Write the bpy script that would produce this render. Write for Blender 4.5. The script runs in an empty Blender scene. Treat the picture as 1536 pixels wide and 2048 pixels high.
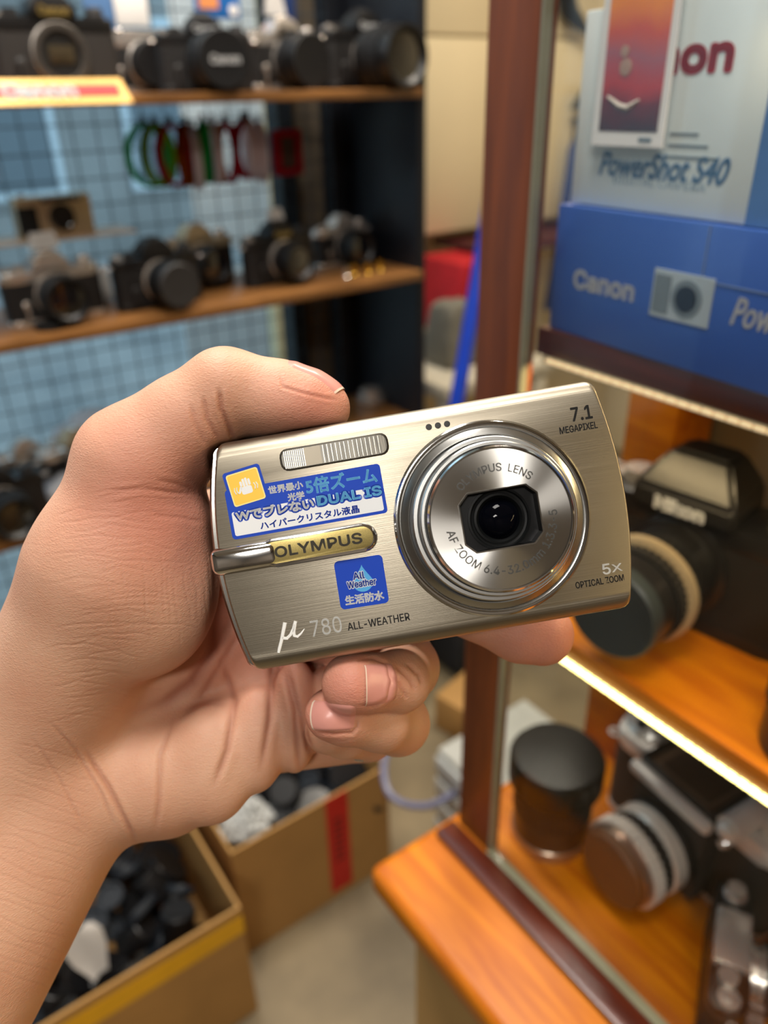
import bpy, bmesh, math, random, os
import numpy as np
from mathutils import Matrix, Vector, Euler
random.seed(7)
S = bpy.context.scene
COL = S.collection
# ------------------------------------------------------------------ camera
H = 1.35                                   # eye height above the shop floor
CAM_R = Matrix(((0.81499074, 0.2908137, -0.501216),
                (-0.57908194, 0.3769221, -0.72290652),
                (-0.02131173, 0.87940726, 0.47559298)))   # columns: right, up, back
cam_d = bpy.data.cameras.new('camera')
cam = bpy.data.objects.new('camera', cam_d); COL.objects.link(cam)
CM = CAM_R.to_quaternion().to_matrix().to_4x4(); CM.translation = Vector((0, 0, H))
cam.matrix_world = CM
cam_d.sensor_fit = 'VERTICAL'; cam_d.sensor_height = 36.0; cam_d.lens = 1538 / 2048 * 36
cam_d.clip_start = 0.01
cam_d.dof.use_dof = True; cam_d.dof.focus_distance = 0.186; cam_d.dof.aperture_fstop = 9.3
S.camera = cam
# ------------------------------------------------------------------ view
S.view_settings.view_transform = 'Standard'; S.view_settings.look = 'None'
S.view_settings.exposure = -0.1; S.view_settings.gamma = 1.0
S.view_settings.use_curve_mapping = False
S.cycles.use_denoising = True
S.cycles.max_bounces = 8; S.cycles.transparent_max_bounces = 12
S.cycles.caustics_reflective = False; S.cycles.caustics_refractive = False
S.cycles.sample_clamp_indirect = 4.0

def lin(r, g, b):
    f = lambda v: v / 12.92 if v <= 0.04045 else ((v + 0.055) / 1.055) ** 2.4
    return (f(r / 255), f(g / 255), f(b / 255), 1.0)

# daylight outside the shop window
W = bpy.data.worlds.new('world'); S.world = W; W.use_nodes = True
W.node_tree.nodes['Background'].inputs[0].default_value = (0.66, 0.82, 0.95, 1)
W.node_tree.nodes['Background'].inputs[1].default_value = 2.0

def area(name, loc, rot, sx, sy, power, col):
    l = bpy.data.lights.new(name, 'AREA'); l.shape = 'RECTANGLE'; l.size = sx; l.size_y = sy
    l.energy = power; l.color = col
    o = bpy.data.objects.new(name, l); COL.objects.link(o)
    o.location = loc; o.rotation_euler = rot
    return o
# ceiling lamps of the shop (all point down)
area('ceiling_lamp_light', (-0.15, -0.05, 2.52), (0, 0, 0), 0.5, 0.35, 17, (1.0, 0.95, 0.88))
area('ceiling_lamp_light', (0.30, 1.0, 2.52), (0, 0, 0), 0.3, 0.7, 31, (1.0, 0.94, 0.86))
area('ceiling_lamp_light', (1.25, 1.0, 2.52), (0, 0, 0), 0.5, 0.5, 28, (1.0, 0.90, 0.76))
area('ceiling_lamp_light', (-1.15, -1.15, 2.52), (0, 0, 0), 0.5, 0.3, 27, (1.0, 0.95, 0.88))

# ------------------------------------------------------------------ helpers
def ray(px, py):
    v = Vector(((px - 768) / 1538, (1024 - py) / 1538, -1))
    return CM.to_3x3() @ v
def at_d(px, py, d): return Vector((0, 0, H)) + ray(px, py) * d
def at_x(px, py, x): r = ray(px, py); return at_d(px, py, x / r.x)
def at_y(px, py, y): r = ray(px, py); return at_d(px, py, y / r.y)
def at_z(px, py, z): r = ray(px, py); return at_d(px, py, (z - H) / r.z)

MATS = {}
def mat(name, col, rough=0.5, metal=0.0, var=0.08, vscale=40, bump=0.0, bscale=200, spec=0.5, coat=0.0,
        aniso=0.0, emit=0.0, stretch=None, col2=None, sss=0.0, trans=0.0, alpha=1.0, rvar=0.0):
    if name in MATS: return MATS[name]
    m = bpy.data.materials.new(name); m.use_nodes = True
    nt = m.node_tree; b = nt.nodes['Principled BSDF']
    b.inputs['Roughness'].default_value = rough; b.inputs['Metallic'].default_value = metal
    b.inputs['Specular IOR Level'].default_value = spec; b.inputs['Coat Weight'].default_value = coat
    b.inputs['Anisotropic'].default_value = aniso
    b.inputs['Transmission Weight'].default_value = trans; b.inputs['Alpha'].default_value = alpha
    tc = nt.nodes.new('ShaderNodeTexCoord'); mp = nt.nodes.new('ShaderNodeMapping')
    nt.links.new(tc.outputs['Object'], mp.inputs[0])
    if stretch: mp.inputs['Scale'].default_value = stretch
    n = nt.nodes.new('ShaderNodeTexNoise'); n.inputs['Scale'].default_value = vscale
    n.inputs['Detail'].default_value = 4
    nt.links.new(mp.outputs[0], n.inputs['Vector'])
    cr = nt.nodes.new('ShaderNodeValToRGB')
    c = col if len(col) == 4 else (*col, 1)
    c2 = col2 or tuple(max(0, v * (1 - 2 * var)) for v in c[:3]) + (1,)
    cr.color_ramp.elements[0].position = 0.3; cr.color_ramp.elements[1].position = 0.7
    cr.color_ramp.elements[0].color = c2; cr.color_ramp.elements[1].color = c
    nt.links.new(n.outputs['Fac'], cr.inputs[0]); nt.links.new(cr.outputs[0], b.inputs['Base Color'])
    if rvar:
        mr = nt.nodes.new('ShaderNodeMapRange'); mr.inputs['To Min'].default_value = rough - rvar
        mr.inputs['To Max'].default_value = rough + rvar
        nt.links.new(n.outputs['Fac'], mr.inputs[0]); nt.links.new(mr.outputs[0], b.inputs['Roughness'])
    if bump:
        n2 = nt.nodes.new('ShaderNodeTexNoise'); n2.inputs['Scale'].default_value = bscale
        nt.links.new(mp.outputs[0], n2.inputs['Vector'])
        bp = nt.nodes.new('ShaderNodeBump'); bp.inputs['Strength'].default_value = bump
        bp.inputs['Distance'].default_value = 0.002
        nt.links.new(n2.outputs['Fac'], bp.inputs['Height']); nt.links.new(bp.outputs[0], b.inputs['Normal'])
    if emit:
        b.inputs['Emission Strength'].default_value = emit; b.inputs['Emission Color'].default_value = c
    MATS[name] = m
    return m

def wood(name, c1, c2, scale, rough=0.35, coat=0.3, stretch=(8, 1, 8), spec=0.5):
    m = bpy.data.materials.new(name); m.use_nodes = True; nt = m.node_tree; b = nt.nodes['Principled BSDF']
    tc = nt.nodes.new('ShaderNodeTexCoord'); mp = nt.nodes.new('ShaderNodeMapping'); mp.inputs['Scale'].default_value = stretch
    n = nt.nodes.new('ShaderNodeTexNoise'); n.inputs['Scale'].default_value = scale; n.inputs['Detail'].default_value = 6
    n.inputs['Distortion'].default_value = 0.6
    cr = nt.nodes.new('ShaderNodeValToRGB'); cr.color_ramp.elements[0].color = c1; cr.color_ramp.elements[1].color = c2
    cr.color_ramp.elements[0].position = 0.32; cr.color_ramp.elements[1].position = 0.68
    nt.links.new(tc.outputs['Object'], mp.inputs[0]); nt.links.new(mp.outputs[0], n.inputs['Vector'])
    nt.links.new(n.outputs['Fac'], cr.inputs[0]); nt.links.new(cr.outputs[0], b.inputs['Base Color'])
    b.inputs['Roughness'].default_value = rough; b.inputs['Coat Weight'].default_value = coat
    b.inputs['Coat Roughness'].default_value = 0.15; b.inputs['Specular IOR Level'].default_value = spec
    return m

def glass_thin(name, tint=(1, 1, 1, 1), gloss=1.0, rough=0.0):
    """a flat pane: see-through with a Fresnel reflection"""
    m = bpy.data.materials.new(name); m.use_nodes = True; nt = m.node_tree
    for n in list(nt.nodes):
        if n.type != 'OUTPUT_MATERIAL': nt.nodes.remove(n)
    out = [n for n in nt.nodes if n.type == 'OUTPUT_MATERIAL'][0]
    tr = nt.nodes.new('ShaderNodeBsdfTransparent'); tr.inputs[0].default_value = tint
    gl = nt.nodes.new('ShaderNodeBsdfGlossy'); gl.inputs['Roughness'].default_value = rough
    fr = nt.nodes.new('ShaderNodeLayerWeight'); fr.inputs['Blend'].default_value = .5
    po = nt.nodes.new('ShaderNodeMath'); po.operation = 'POWER'; po.inputs[1].default_value = 5
    mu = nt.nodes.new('ShaderNodeMath'); mu.operation = 'MULTIPLY_ADD'; mu.inputs[1].default_value = .9 * gloss; mu.inputs[2].default_value = .03 * gloss
    mx = nt.nodes.new('ShaderNodeMixShader')
    nt.links.new(fr.outputs['Facing'], po.inputs[0]); nt.links.new(po.outputs[0], mu.inputs[0]); nt.links.new(mu.outputs[0], mx.inputs[0])
    nt.links.new(tr.outputs[0], mx.inputs[1]); nt.links.new(gl.outputs[0], mx.inputs[2])
    nt.links.new(mx.outputs[0], out.inputs[0])
    return m

I4 = Matrix.Identity(4)
def T(x, y, z): return Matrix.Translation((x, y, z))
def Rx(a): return Matrix.Rotation(math.radians(a), 4, 'X')
def Ry(a): return Matrix.Rotation(math.radians(a), 4, 'Y')
def Rz(a): return Matrix.Rotation(math.radians(a), 4, 'Z')
def NB(): return bmesh.new()

def box(bm, x0, x1, y0, y1, z0, z1, bevel=0.0, seg=2, M=I4):
    vs = [bm.verts.new((x, y, z)) for z in (z0, z1) for y in (y0, y1) for x in (x0, x1)]
    fs = [(0, 2, 3, 1), (4, 5, 7, 6), (0, 1, 5, 4), (2, 6, 7, 3), (0, 4, 6, 2), (1, 3, 7, 5)]
    faces = [bm.faces.new([vs[i] for i in f]) for f in fs]
    if bevel:
        es = list({e for f in faces for e in f.edges})
        r = bmesh.ops.bevel(bm, geom=es, offset=bevel, segments=seg, affect='EDGES', profile=0.5)
        vs = list({v for f in r['faces'] for v in f.verts} | {v for v in vs if v.is_valid})
    if M is not I4:
        for v in vs: v.co = M @ v.co
    return bm

def lathe(bm, prof, seg=32, M=I4, cap0=True, cap1=True):
    """prof: list of (radius, height) turned about local Z"""
    rings = []
    for r, z in prof:
        rings.append([bm.verts.new(M @ Vector((r * math.cos(2 * math.pi * i / seg), r * math.sin(2 * math.pi * i / seg), z))) for i in range(seg)])
    for a, b in zip(rings, rings[1:]):
        for i in range(seg):
            j = (i + 1) % seg
            bm.faces.new((a[i], a[j], b[j], b[i]))
    if cap0: bm.faces.new(rings[0][::-1])
    if cap1: bm.faces.new(rings[-1])
    return bm

def gear(bm, r, dr, z0, z1, teeth, M=I4):
    """ribbed ring (grip of a dial or focus ring)"""
    n = teeth * 4
    ra = [r + (dr if (i % 4) in (0, 1) else 0) for i in range(n)]
    lo = [bm.verts.new(M @ Vector((ra[i] * math.cos(2 * math.pi * i / n), ra[i] * math.sin(2 * math.pi * i / n), z0))) for i in range(n)]
    hi = [bm.verts.new(M @ Vector((ra[i] * math.cos(2 * math.pi * i / n), ra[i] * math.sin(2 * math.pi * i / n), z1))) for i in range(n)]
    for i in range(n):
        j = (i + 1) % n
        bm.faces.new((lo[i], lo[j], hi[j], hi[i]))
    bm.faces.new(lo[::-1]); bm.faces.new(hi)
    return bm

def prism(bm, pts, z0, z1, M=I4, bevel=0.0, seg=2, bev_top_only=False):
    lo = [bm.verts.new((x, y, z0)) for x, y in pts]; hi = [bm.verts.new((x, y, z1)) for x, y in pts]
    n = len(pts)
    for i in range(n):
        j = (i + 1) % n
        bm.faces.new((lo[i], lo[j], hi[j], hi[i]))
    f0 = bm.faces.new(lo[::-1]); f1 = bm.faces.new(hi)
    vs = lo + hi
    if bevel:
        es = list(f1.edges) + ([] if bev_top_only else list(f0.edges))
        r = bmesh.ops.bevel(bm, geom=es, offset=bevel, segments=seg, affect='EDGES', profile=0.5)
        vs = list({v for f in r['faces'] for v in f.verts} | {v for v in vs if v.is_valid})
    if M is not I4:
        for v in vs: v.co = M @ v.co
    return bm

def tube(bm, pts, r, seg=8, closed=False, M=I4):
    pts = [Vector(p) for p in pts]; n = len(pts); rings = []
    up = Vector((0, 0, 1))
    for i, p in enumerate(pts):
        a = pts[(i - 1) % n] if (closed or i > 0) else p
        b = pts[(i + 1) % n] if (closed or i < n - 1) else p
        t = (b - a).normalized()
        s = t.cross(up)
        if s.length < 1e-3: s = t.cross(Vector((1, 0, 0)))
        s.normalize(); u = s.cross(t)
        rr = r[i] if isinstance(r, (list, tuple)) else r
        rings.append([bm.verts.new(M @ (p + (s * math.cos(2 * math.pi * k / seg) + u * math.sin(2 * math.pi * k / seg)) * rr)) for k in range(seg)])
    rng = range(n) if closed else range(n - 1)
    for i in rng:
        a, b = rings[i], rings[(i + 1) % n]
        for k in range(seg):
            j = (k + 1) % seg
            bm.faces.new((a[k], a[j], b[j], b[k]))
    if not closed:
        bm.faces.new(rings[0][::-1]); bm.faces.new(rings[-1])
    return bm

def obj(name, bm, m, parent=None, smooth=True, angle=35, loc=None):
    me = bpy.data.meshes.new(name)
    bmesh.ops.recalc_face_normals(bm, faces=bm.faces[:])
    bm.to_mesh(me); bm.free()
    o = bpy.data.objects.new(name, me); COL.objects.link(o)
    for mm in (m if isinstance(m, (list, tuple)) else [m]): me.materials.append(mm)
    if smooth:
        me.polygons.foreach_set('use_smooth', [True] * len(me.polygons))
        me.set_sharp_from_angle(angle=math.radians(angle))
    if parent: o.parent = parent
    if loc is not None: o.location = loc
    return o

def thing(name, label, cat, M=I4, group=None):
    o = bpy.data.objects.new(name, None); COL.objects.link(o)
    o.empty_display_size = 0.02
    o.matrix_world = M; o['label'] = label; o['category'] = cat
    if group: o['group'] = group
    return o
def tag(o, label, cat, group=None, kind=None):
    o['label'] = label; o['category'] = cat
    if group: o['group'] = group
    if kind: o['kind'] = kind
    return o
def struct(name, bm, m, smooth=False, parent=None):
    o = obj(name, bm, m, parent, smooth); o['kind'] = 'structure'
    return o

try:                                        # a grotesque shipped with Blender; falls back to the built-in face
    SANS = bpy.data.fonts.load(os.path.join(bpy.utils.resource_path('LOCAL'), 'datafiles', 'fonts', 'Inter.woff2'))
except Exception:
    SANS = None
def text(name, s, m, parent, M, height=None, width=None, off=0.0, extrude=0.0, shear=0.0, space=1.0, arc=None, label=None, dil=0.0, sans=True):
    """lettering as mesh; centred on the origin of M, read along local X, up along local Y.
    height / width of the whole word; dil thickens the strokes by that much; arc = (radius, outward?) bends it."""
    cu = bpy.data.curves.new(name, 'FONT'); cu.body = s; cu.size = 1.0
    cu.shear = shear; cu.space_character = space; cu.resolution_u = 4
    if sans and SANS and all(ord(ch) < 256 for ch in s): cu.font = SANS
    to = bpy.data.objects.new(name, cu); COL.objects.link(to)
    dg = bpy.context.evaluated_depsgraph_get(); dg.update()
    me = bpy.data.meshes.new_from_object(to.evaluated_get(dg))
    bpy.data.objects.remove(to); bpy.data.curves.remove(cu)
    n = len(me.vertices); co = np.empty(n * 3); me.vertices.foreach_get('co', co); co = co.reshape(-1, 3)
    F_ = [list(p.vertices) for p in me.polygons]; bpy.data.meshes.remove(me)
    lo_, hi_ = co.min(0), co.max(0); c = (lo_ + hi_) / 2; ext = hi_ - lo_
    sy = ((height - 2 * dil) / ext[1]) if height else ((width - 2 * dil) / ext[0]); sx = ((width - 2 * dil) / ext[0]) if width else sy
    co[:, 0] = (co[:, 0] - c[0]) * sx; co[:, 1] = (co[:, 1] - c[1]) * sy; co[:, 2] = 0
    shifts = [(0, 0)] + ([(dil * math.cos(a), dil * math.sin(a)) for a in [2 * math.pi * k / 12 for k in range(12)]] if dil else [])
    bm = bmesh.new()
    for dx, dy in shifts:
        q = co.copy(); q[:, 0] += dx; q[:, 1] += dy
        if arc:
            R, outward = arc; a = q[:, 0] / R
            if outward: r = R + q[:, 1]; q[:, 0], q[:, 1] = r * np.sin(a), r * np.cos(a)
            else: r = R - q[:, 1]; q[:, 0], q[:, 1] = r * np.sin(a), -r * np.cos(a)
        vs = [bm.verts.new(p) for p in q.tolist()]
        fs = []
        for f in F_:
            try: fs.append(bm.faces.new([vs[i] for i in f]))
            except ValueError: pass
        if extrude:
            r = bmesh.ops.extrude_face_region(bm, geom=fs)
            for v in [g for g in r['geom'] if isinstance(g, bmesh.types.BMVert)]: v.co.z += extrude
    for v in bm.verts: v.co = M @ v.co
    me = bpy.data.meshes.new(name); bm.to_mesh(me); bm.free(); me.materials.append(m)
    o = bpy.data.objects.new(name, me); COL.objects.link(o)
    if parent: o.parent = parent
    if label: o['label'] = label
    return o

def hull_pts(w, d, r, n=5):
    """rounded rectangle outline, centred"""
    out = []
    for cx, cy, a0 in ((w / 2 - r, d / 2 - r, 0), (-w / 2 + r, d / 2 - r, 90), (-w / 2 + r, -d / 2 + r, 180), (w / 2 - r, -d / 2 + r, 270)):
        for k in range(n + 1):
            a = math.radians(a0 + 90 * k / n); out.append((cx + r * math.cos(a), cy + r * math.sin(a)))
    return out

# ------------------------------------------------------------------ materials
m_black = mat('black_paint', lin(16, 15, 16), 0.42, 0.0, bump=0.0, spec=0.5)
m_leather = mat('black_leatherette', lin(22, 20, 20), 0.6, 0, bump=0.35, bscale=900, spec=0.4)
m_rubber = mat('black_rubber', lin(15, 14, 15), 0.6, 0, spec=0.35)
m_silver = mat('satin_chrome', lin(214, 206, 198), 0.27, 0.75, var=0.03)
m_warm = mat('warm_lit_chrome', lin(222, 214, 204), 0.3, 0.35, var=0.02)
m_champ = mat('champagne_metal', lin(184, 164, 132), 0.35, 0.5, var=0.04)
m_chrome = mat('polished_chrome', lin(232, 232, 232), 0.10, 1.0, var=0.01)
m_gold = mat('gold_metal', lin(225, 185, 80), 0.25, 1.0, var=0.03)
m_lensglass = mat('coated_lens_glass', lin(10, 10, 16), 0.04, 0.0, spec=0.9, coat=1.0)
m_white = mat('white_plastic', lin(225, 225, 222), 0.5, 0, var=0.02)
m_paper = mat('white_paper', lin(238, 234, 230), 0.8, 0, var=0.015)
m_whitepaint = mat('white_lettering', lin(235, 235, 235), 0.5, 0, var=0.01)
m_goldpaint = mat('gold_lettering', lin(215, 185, 110), 0.4, 0.4, var=0.02)
m_darkgrey = mat('dark_grey_plastic', lin(44, 42, 42), 0.5, 0)
m_red = mat('red_paint', lin(168, 14, 22), 0.45, 0, var=0.05)
m_shelfwood = wood('oiled_shelf_wood', lin(104, 68, 34), lin(150, 102, 54), 9, 0.42, 0.15, (1.2, 9, 9))
m_base = wood('orange_pine', lin(168, 84, 2), lin(206, 120, 5), 13, 0.38, 0.0, (7, 0.7, 7), .3)
m_post = wood('red_brown_wood', lin(98, 45, 14), lin(126, 62, 23), 12, 0.45, 0.0, (8, 8, 0.8))
m_mold = wood('dark_brown_lacquer', lin(62, 20, 8), lin(92, 36, 16), 14, 0.3, 0.15, (8, 0.8, 8))
m_cream = mat('cream_wall_paint', lin(226, 208, 170), 0.7, 0, var=0.03, vscale=6)
m_floor = mat('worn_concrete', lin(140, 124, 94), 0.55, 0, vscale=5, col2=lin(100, 88, 66), bump=0.15, bscale=60)
m_card = mat('brown_cardboard', lin(182, 138, 78), 0.75, 0, var=0.06, vscale=14, bump=0.08, bscale=120)
m_wire = mat('dark_wire', lin(52, 66, 78), 0.5, 0.2)
m_navy = mat('dark_navy_panel', lin(9, 13, 22), 0.5, 0)
# ================================================================== the compact digital camera in the hand
FD = 0.1875                                  # distance of its front face
ang = math.atan2(128, 751)
Mcam = CM @ T((850 - 768) / 1538 * FD, (1024 - 1051) / 1538 * FD, -FD) @ Matrix.Rotation(ang, 4, 'Z')
cc = thing('compact_camera', 'silver brushed-metal compact digital camera with blue stickers held in the hand', 'camera', Mcam)
SM = Matrix.Scale(.001, 4)
def cobj(name, bm, m, parent=None, smooth=True, angle=35):
    for v in bm.verts: v.co = v.co * .001
    return obj(name, bm, m, parent or cc, smooth, angle)
def brushed(name, col, rough, stretch, bump=.25, scale=60):
    m = bpy.data.materials.new(name); m.use_nodes = True; nt = m.node_tree; b = nt.nodes['Principled BSDF']
    b.inputs['Metallic'].default_value = 1.0; b.inputs['Base Color'].default_value = col
    tc = nt.nodes.new('ShaderNodeTexCoord'); mp = nt.nodes.new('ShaderNodeMapping'); mp.inputs['Scale'].default_value = stretch
    n = nt.nodes.new('ShaderNodeTexNoise'); n.inputs['Scale'].default_value = scale; n.inputs['Detail'].default_value = 5
    nt.links.new(tc.outputs['Object'], mp.inputs[0]); nt.links.new(mp.outputs[0], n.inputs['Vector'])
    bp = nt.nodes.new('ShaderNodeBump'); bp.inputs['Strength'].default_value = bump; bp.inputs['Distance'].default_value = .0002
    nt.links.new(n.outputs['Fac'], bp.inputs['Height']); nt.links.new(bp.outputs[0], b.inputs['Normal'])
    mr = nt.nodes.new('ShaderNodeMapRange'); mr.inputs['To Min'].default_value = rough - .07; mr.inputs['To Max'].default_value = rough + .09
    nt.links.new(n.outputs['Fac'], mr.inputs[0]); nt.links.new(mr.outputs[0], b.inputs['Roughness'])
    mx = nt.nodes.new('ShaderNodeMix'); mx.data_type = 'RGBA'; mx.inputs[6].default_value = tuple(v * .86 for v in col[:3]) + (1,); mx.inputs[7].default_value = col
    nt.links.new(n.outputs['Fac'], mx.inputs[0]); nt.links.new(mx.outputs[2], b.inputs['Base Color'])
    return m
m_shell = brushed('brushed_champagne_shell', lin(178, 169, 152), .37, (3, 1000, 1000), .16, 6)
m_ring = mat('lens_ring_metal', lin(190, 190, 188), .27, 1.0, var=.01)
m_side = mat('camera_side_chrome', lin(206, 204, 198), .16, 1.0, var=.02)
m_ringch = mat('lens_ring_chrome', lin(214, 214, 212), .10, 1.0, var=.02)
m_gap = mat('lens_gap_black', lin(22, 22, 22), .4)
m_blue = mat('sticker_blue', lin(12, 66, 186), .5, 0, var=.02, spec=.25)
m_stw = mat('sticker_white', lin(236, 238, 240), .5, 0, var=.01, spec=.25)
m_lblue = mat('sticker_light_blue', lin(96, 196, 250), .4, 0, var=.01)
m_yel = mat('sticker_yellow', lin(246, 196, 20), .4, 0, var=.02)
m_embl = mat('bright_emblem_metal', lin(244, 244, 240), .3, .15, var=.01)
m_ink = mat('black_print', lin(38, 36, 34), .45)

def outline(hy, dx=0.0, left=0.0, rc=2.4, n=18, right=0.0):
    hy = hy * 1.025
    """barrel-sided outline, half height hy; dx insets the sides"""
    hw = lambda y: 46.4 + 3.6 * (1 - (y / 28.5) ** 2) - dx
    hl = lambda y: 46.9 + 4.3 * (1 - (y / 28.5) ** 2) - dx
    ys = [hy - 2 * hy * i / n for i in range(n + 1)]
    P_ = []
    def corner(cx, cy, a0):
        for k in range(5):
            a = math.radians(a0 + 90 * k / 4); P_.append((cx + rc * math.cos(a), cy + rc * math.sin(a)))
    yy = hy - rc
    corner(hw(yy) + right - rc, yy, 0)
    corner(-hl(yy) - left + rc, yy, 90)
    for i in range(1, n):
        y = yy - 2 * yy * i / n; P_.append((-hl(y) - left, y))
    corner(-hl(yy) - left + rc, -yy, 180)
    corner(hw(yy) + right - rc, -yy, 270)
    for i in range(1, n):
        y = -yy + 2 * yy * i / n; P_.append((hw(y) + right, y))
    return P_
def loft(bm, rings):
    V = [[bm.verts.new((x, y, z)) for x, y in pts] for pts, z in rings]
    n = len(V[0])
    for A, B in zip(V, V[1:]):
        for i in range(n): bm.faces.new((A[i], A[(i + 1) % n], B[(i + 1) % n], B[i]))
    bm.faces.new(V[0][::-1]); bm.faces.new(V[-1])
R_ = 3.6; rings = [(outline(27.8), -5.2)]
for k in range(9):
    a = math.pi / 2 * k / 8; z = -R_ + R_ * math.sin(a); q = 1 - math.cos(a)
    rings.append((outline(27.8 - R_ * q, 0.9 * q, rc=max(1.0, 2.4 - 1.2 * q)), z))
b = NB(); loft(b, rings); cobj('front_shell', b, m_shell, angle=50)
b = NB(); loft(b, [(outline(27.5, 0, 1.5, right=.3), -10.2), (outline(27.6, 0, 2.2, right=.7), -9.4), (outline(27.6, 0, 2.4, right=.8), -7.8), (outline(27.5, 0, 2.1, right=.6), -6.4), (outline(27.2, 0, 1.4, right=.2), -5.2)]); cobj('chrome_band', b, m_side)
b = NB(); loft(b, [(outline(26.2, 1.5, 1.6), -22.5), (outline(27.6, 0, 2.6), -20.5), (outline(27.6, 0, 2.2, right=.4), -13), (outline(27.4, 0, 1.8, right=.3), -10.2)]); cobj('rear_shell', b, m_shell)
b = NB(); box(b, -3, 6, 27.2, 28.8, -16, -10.5, .5); cobj('power_button', b, m_side)
b = NB(); lathe(b, [(4.2, 27.2), (4.2, 28.7), (3.6, 29.1)], 32, T(15, 0, -13) @ Rx(-90)); cobj('shutter_button', b, m_side)
b = NB(); box(b, 46.2, 48.4, 23.2, 24.6, -10, -8, .4); cobj('strap_post', b, m_side)
# flash window
def pill(hx, hy, n=8):
    P_ = []
    for cx, a0 in ((hx - hy, -90), (-hx + hy, 90)):
        for k in range(n + 1):
            a = math.radians(a0 + 180 * k / n); P_.append((cx + hy * math.cos(a), hy * math.sin(a)))
    return P_
def rrect(hx, hy, r, n=4): return hull_pts(2 * hx, 2 * hy, r, n)
MFl = T(-18.8, 21.4, 0)
b = NB(); prism(b, rrect(13.4, 2.75, 2.0), -.02, .10, MFl, bevel=.05); fl = cobj('flash_frame', b, mat('flash_rim', lin(120, 116, 108), .25, 1))
m_flash = mat('flash_reflector', lin(224, 214, 190), .18, .95, var=.25, vscale=1, stretch=(900, 40, 40))
b = NB(); prism(b, rrect(12.9, 2.3, 1.7), .10, .16, MFl); cobj('flash_lens', b, mat('flash_lens_clear', lin(158, 152, 136), .3, 0, vscale=1, col2=lin(84, 80, 68), stretch=(2600, 120, 60), spec=.4), fl)
b = NB()
for i in range(38):
    x = -12.2 + i * .48 if i < 11 else -2.6 + (i - 11) * 1.05
    ww = .09 if i < 11 else .08
    if x > 11.6: break
    box(b, x - ww, x + ww, -2.15, 2.15, .15, .23, M=MFl)
cobj('flash_rib', b, mat('flash_rib_metal', lin(196, 192, 178), .25, .3), fl); 
b = NB(); box(b, -7.4, -3.2, -2.2, 2.2, .15, .20, M=MFl); cobj('flash_tube', b, mat('flash_tube_dark', lin(120, 110, 90), .3, .2), fl)
# microphone holes
for i in range(3):
    b = NB(); lathe(b, [(.78, -.05), (.78, .03), (.62, .04), (.0005, .035)], 16, T(7.2 + 2.25 * (i - 1), 23.5, 0)); cobj('microphone_hole', b, m_ink)
# chrome slide and name badge
b = NB(); box(b, -52.9, -36, -3.5, 3.2, -9.5, 1.9, 2.0, 5, T(0, -.2, 0)); cobj('chrome_slide', b, m_chrome)
MB_ = T(-26.3, -.3, 0) @ Rz(.2)
b = NB(); prism(b, pill(14.4, 3.5, 10), 0, 1.5, MB_, bevel=.8, seg=4, bev_top_only=True); bd = cobj('badge_rim', b, m_chrome)
b = NB(); prism(b, pill(13.5, 2.65, 10), 1.3, 1.65, MB_, bevel=.1); cobj('badge_plate', b, mat('gold_badge', lin(206, 186, 118), .36, .75, var=.12, vscale=3000), bd)
text('lettering', 'OLYMPUS', mat('badge_ink', lin(64, 58, 44), .4, .3), bd, SM @ MB_ @ T(0, 0, 1.70), width=21.5, height=2.75, dil=.13)
# lens assembly
LC = T(16.4, -.95, 0)
def ring(name, prof, m, parent=None, seg=96, **k):
    b = NB(); lathe(b, prof, seg, LC, cap0=False, cap1=False); return cobj(name, b, m, parent, angle=30)
lens = ring('lens_bezel', [(24.0, -.1), (24.0, .35), (23.5, .9), (22.9, 1.0), (22.5, .9), (22.3, .6)], m_ringch)
ring('bezel_slope', [(22.3, .6), (21.9, 1.0), (20.5, 1.9), (20.2, 1.8), (20.1, -1)], m_ring, lens)
ring('gap', [(20.2, .2), (19.6, .2)], m_gap, lens)
ring('barrel_stage', [(19.6, -1), (19.6, 5.6), (19.3, 5.9), (18.5, 5.9), (18.4, 5.6)], m_ring, lens)
ring('gap', [(18.5, 5.2), (18.0, 5.2)], m_gap, lens)
ring('barrel_stage', [(18.0, 4), (18.0, 10.2), (17.7, 10.5), (17.1, 10.5), (17.0, 10.2)], m_ring, lens)
ring('gap', [(17.1, 9.6), (16.7, 9.6)], m_gap, lens)
ring('barrel_stage', [(16.6, 8), (16.6, 14.4), (16.2, 15.0), (15.85, 15.0)], m_ringch, lens)
# face disc with octagonal opening
def octo(hx, hy, c): return [(hx, hy - c), (hx - c, hy), (-hx + c, hy), (-hx, hy - c), (-hx, -hy + c), (-hx + c, -hy), (hx - c, -hy), (hx, -hy + c)]
def ray_poly(P_, a):
    dx, dy = math.cos(a), math.sin(a); best = 1e9
    for (x0, y0), (x1, y1) in zip(P_, P_[1:] + P_[:1]):
        ex, ey = x1 - x0, y1 - y0; den = dx * ey - dy * ex
        if abs(den) < 1e-9: continue
        t_ = (x0 * ey - y0 * ex) / den; u = (x0 * dy - y0 * dx) / den
        if t_ > 0 and -1e-6 <= u <= 1 + 1e-6: best = min(best, t_)
    return dx * best, dy * best
ON = 160
hole = octo(8.8, 6.6, 2.2)
b = NB()
o1 = [b.verts.new(LC @ Vector((15.9 * math.cos(2 * math.pi * i / ON), 15.9 * math.sin(2 * math.pi * i / ON), 14.7))) for i in range(ON)]
i1 = [b.verts.new(LC @ Vector((*ray_poly(hole, 2 * math.pi * i / ON), 14.7))) for i in range(ON)]
for i in range(ON):
    j = (i + 1) % ON; b.faces.new((o1[i], o1[j], i1[j], i1[i]))
m_disc = bpy.data.materials.new('spun_metal_disc'); m_disc.use_nodes = True
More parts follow.
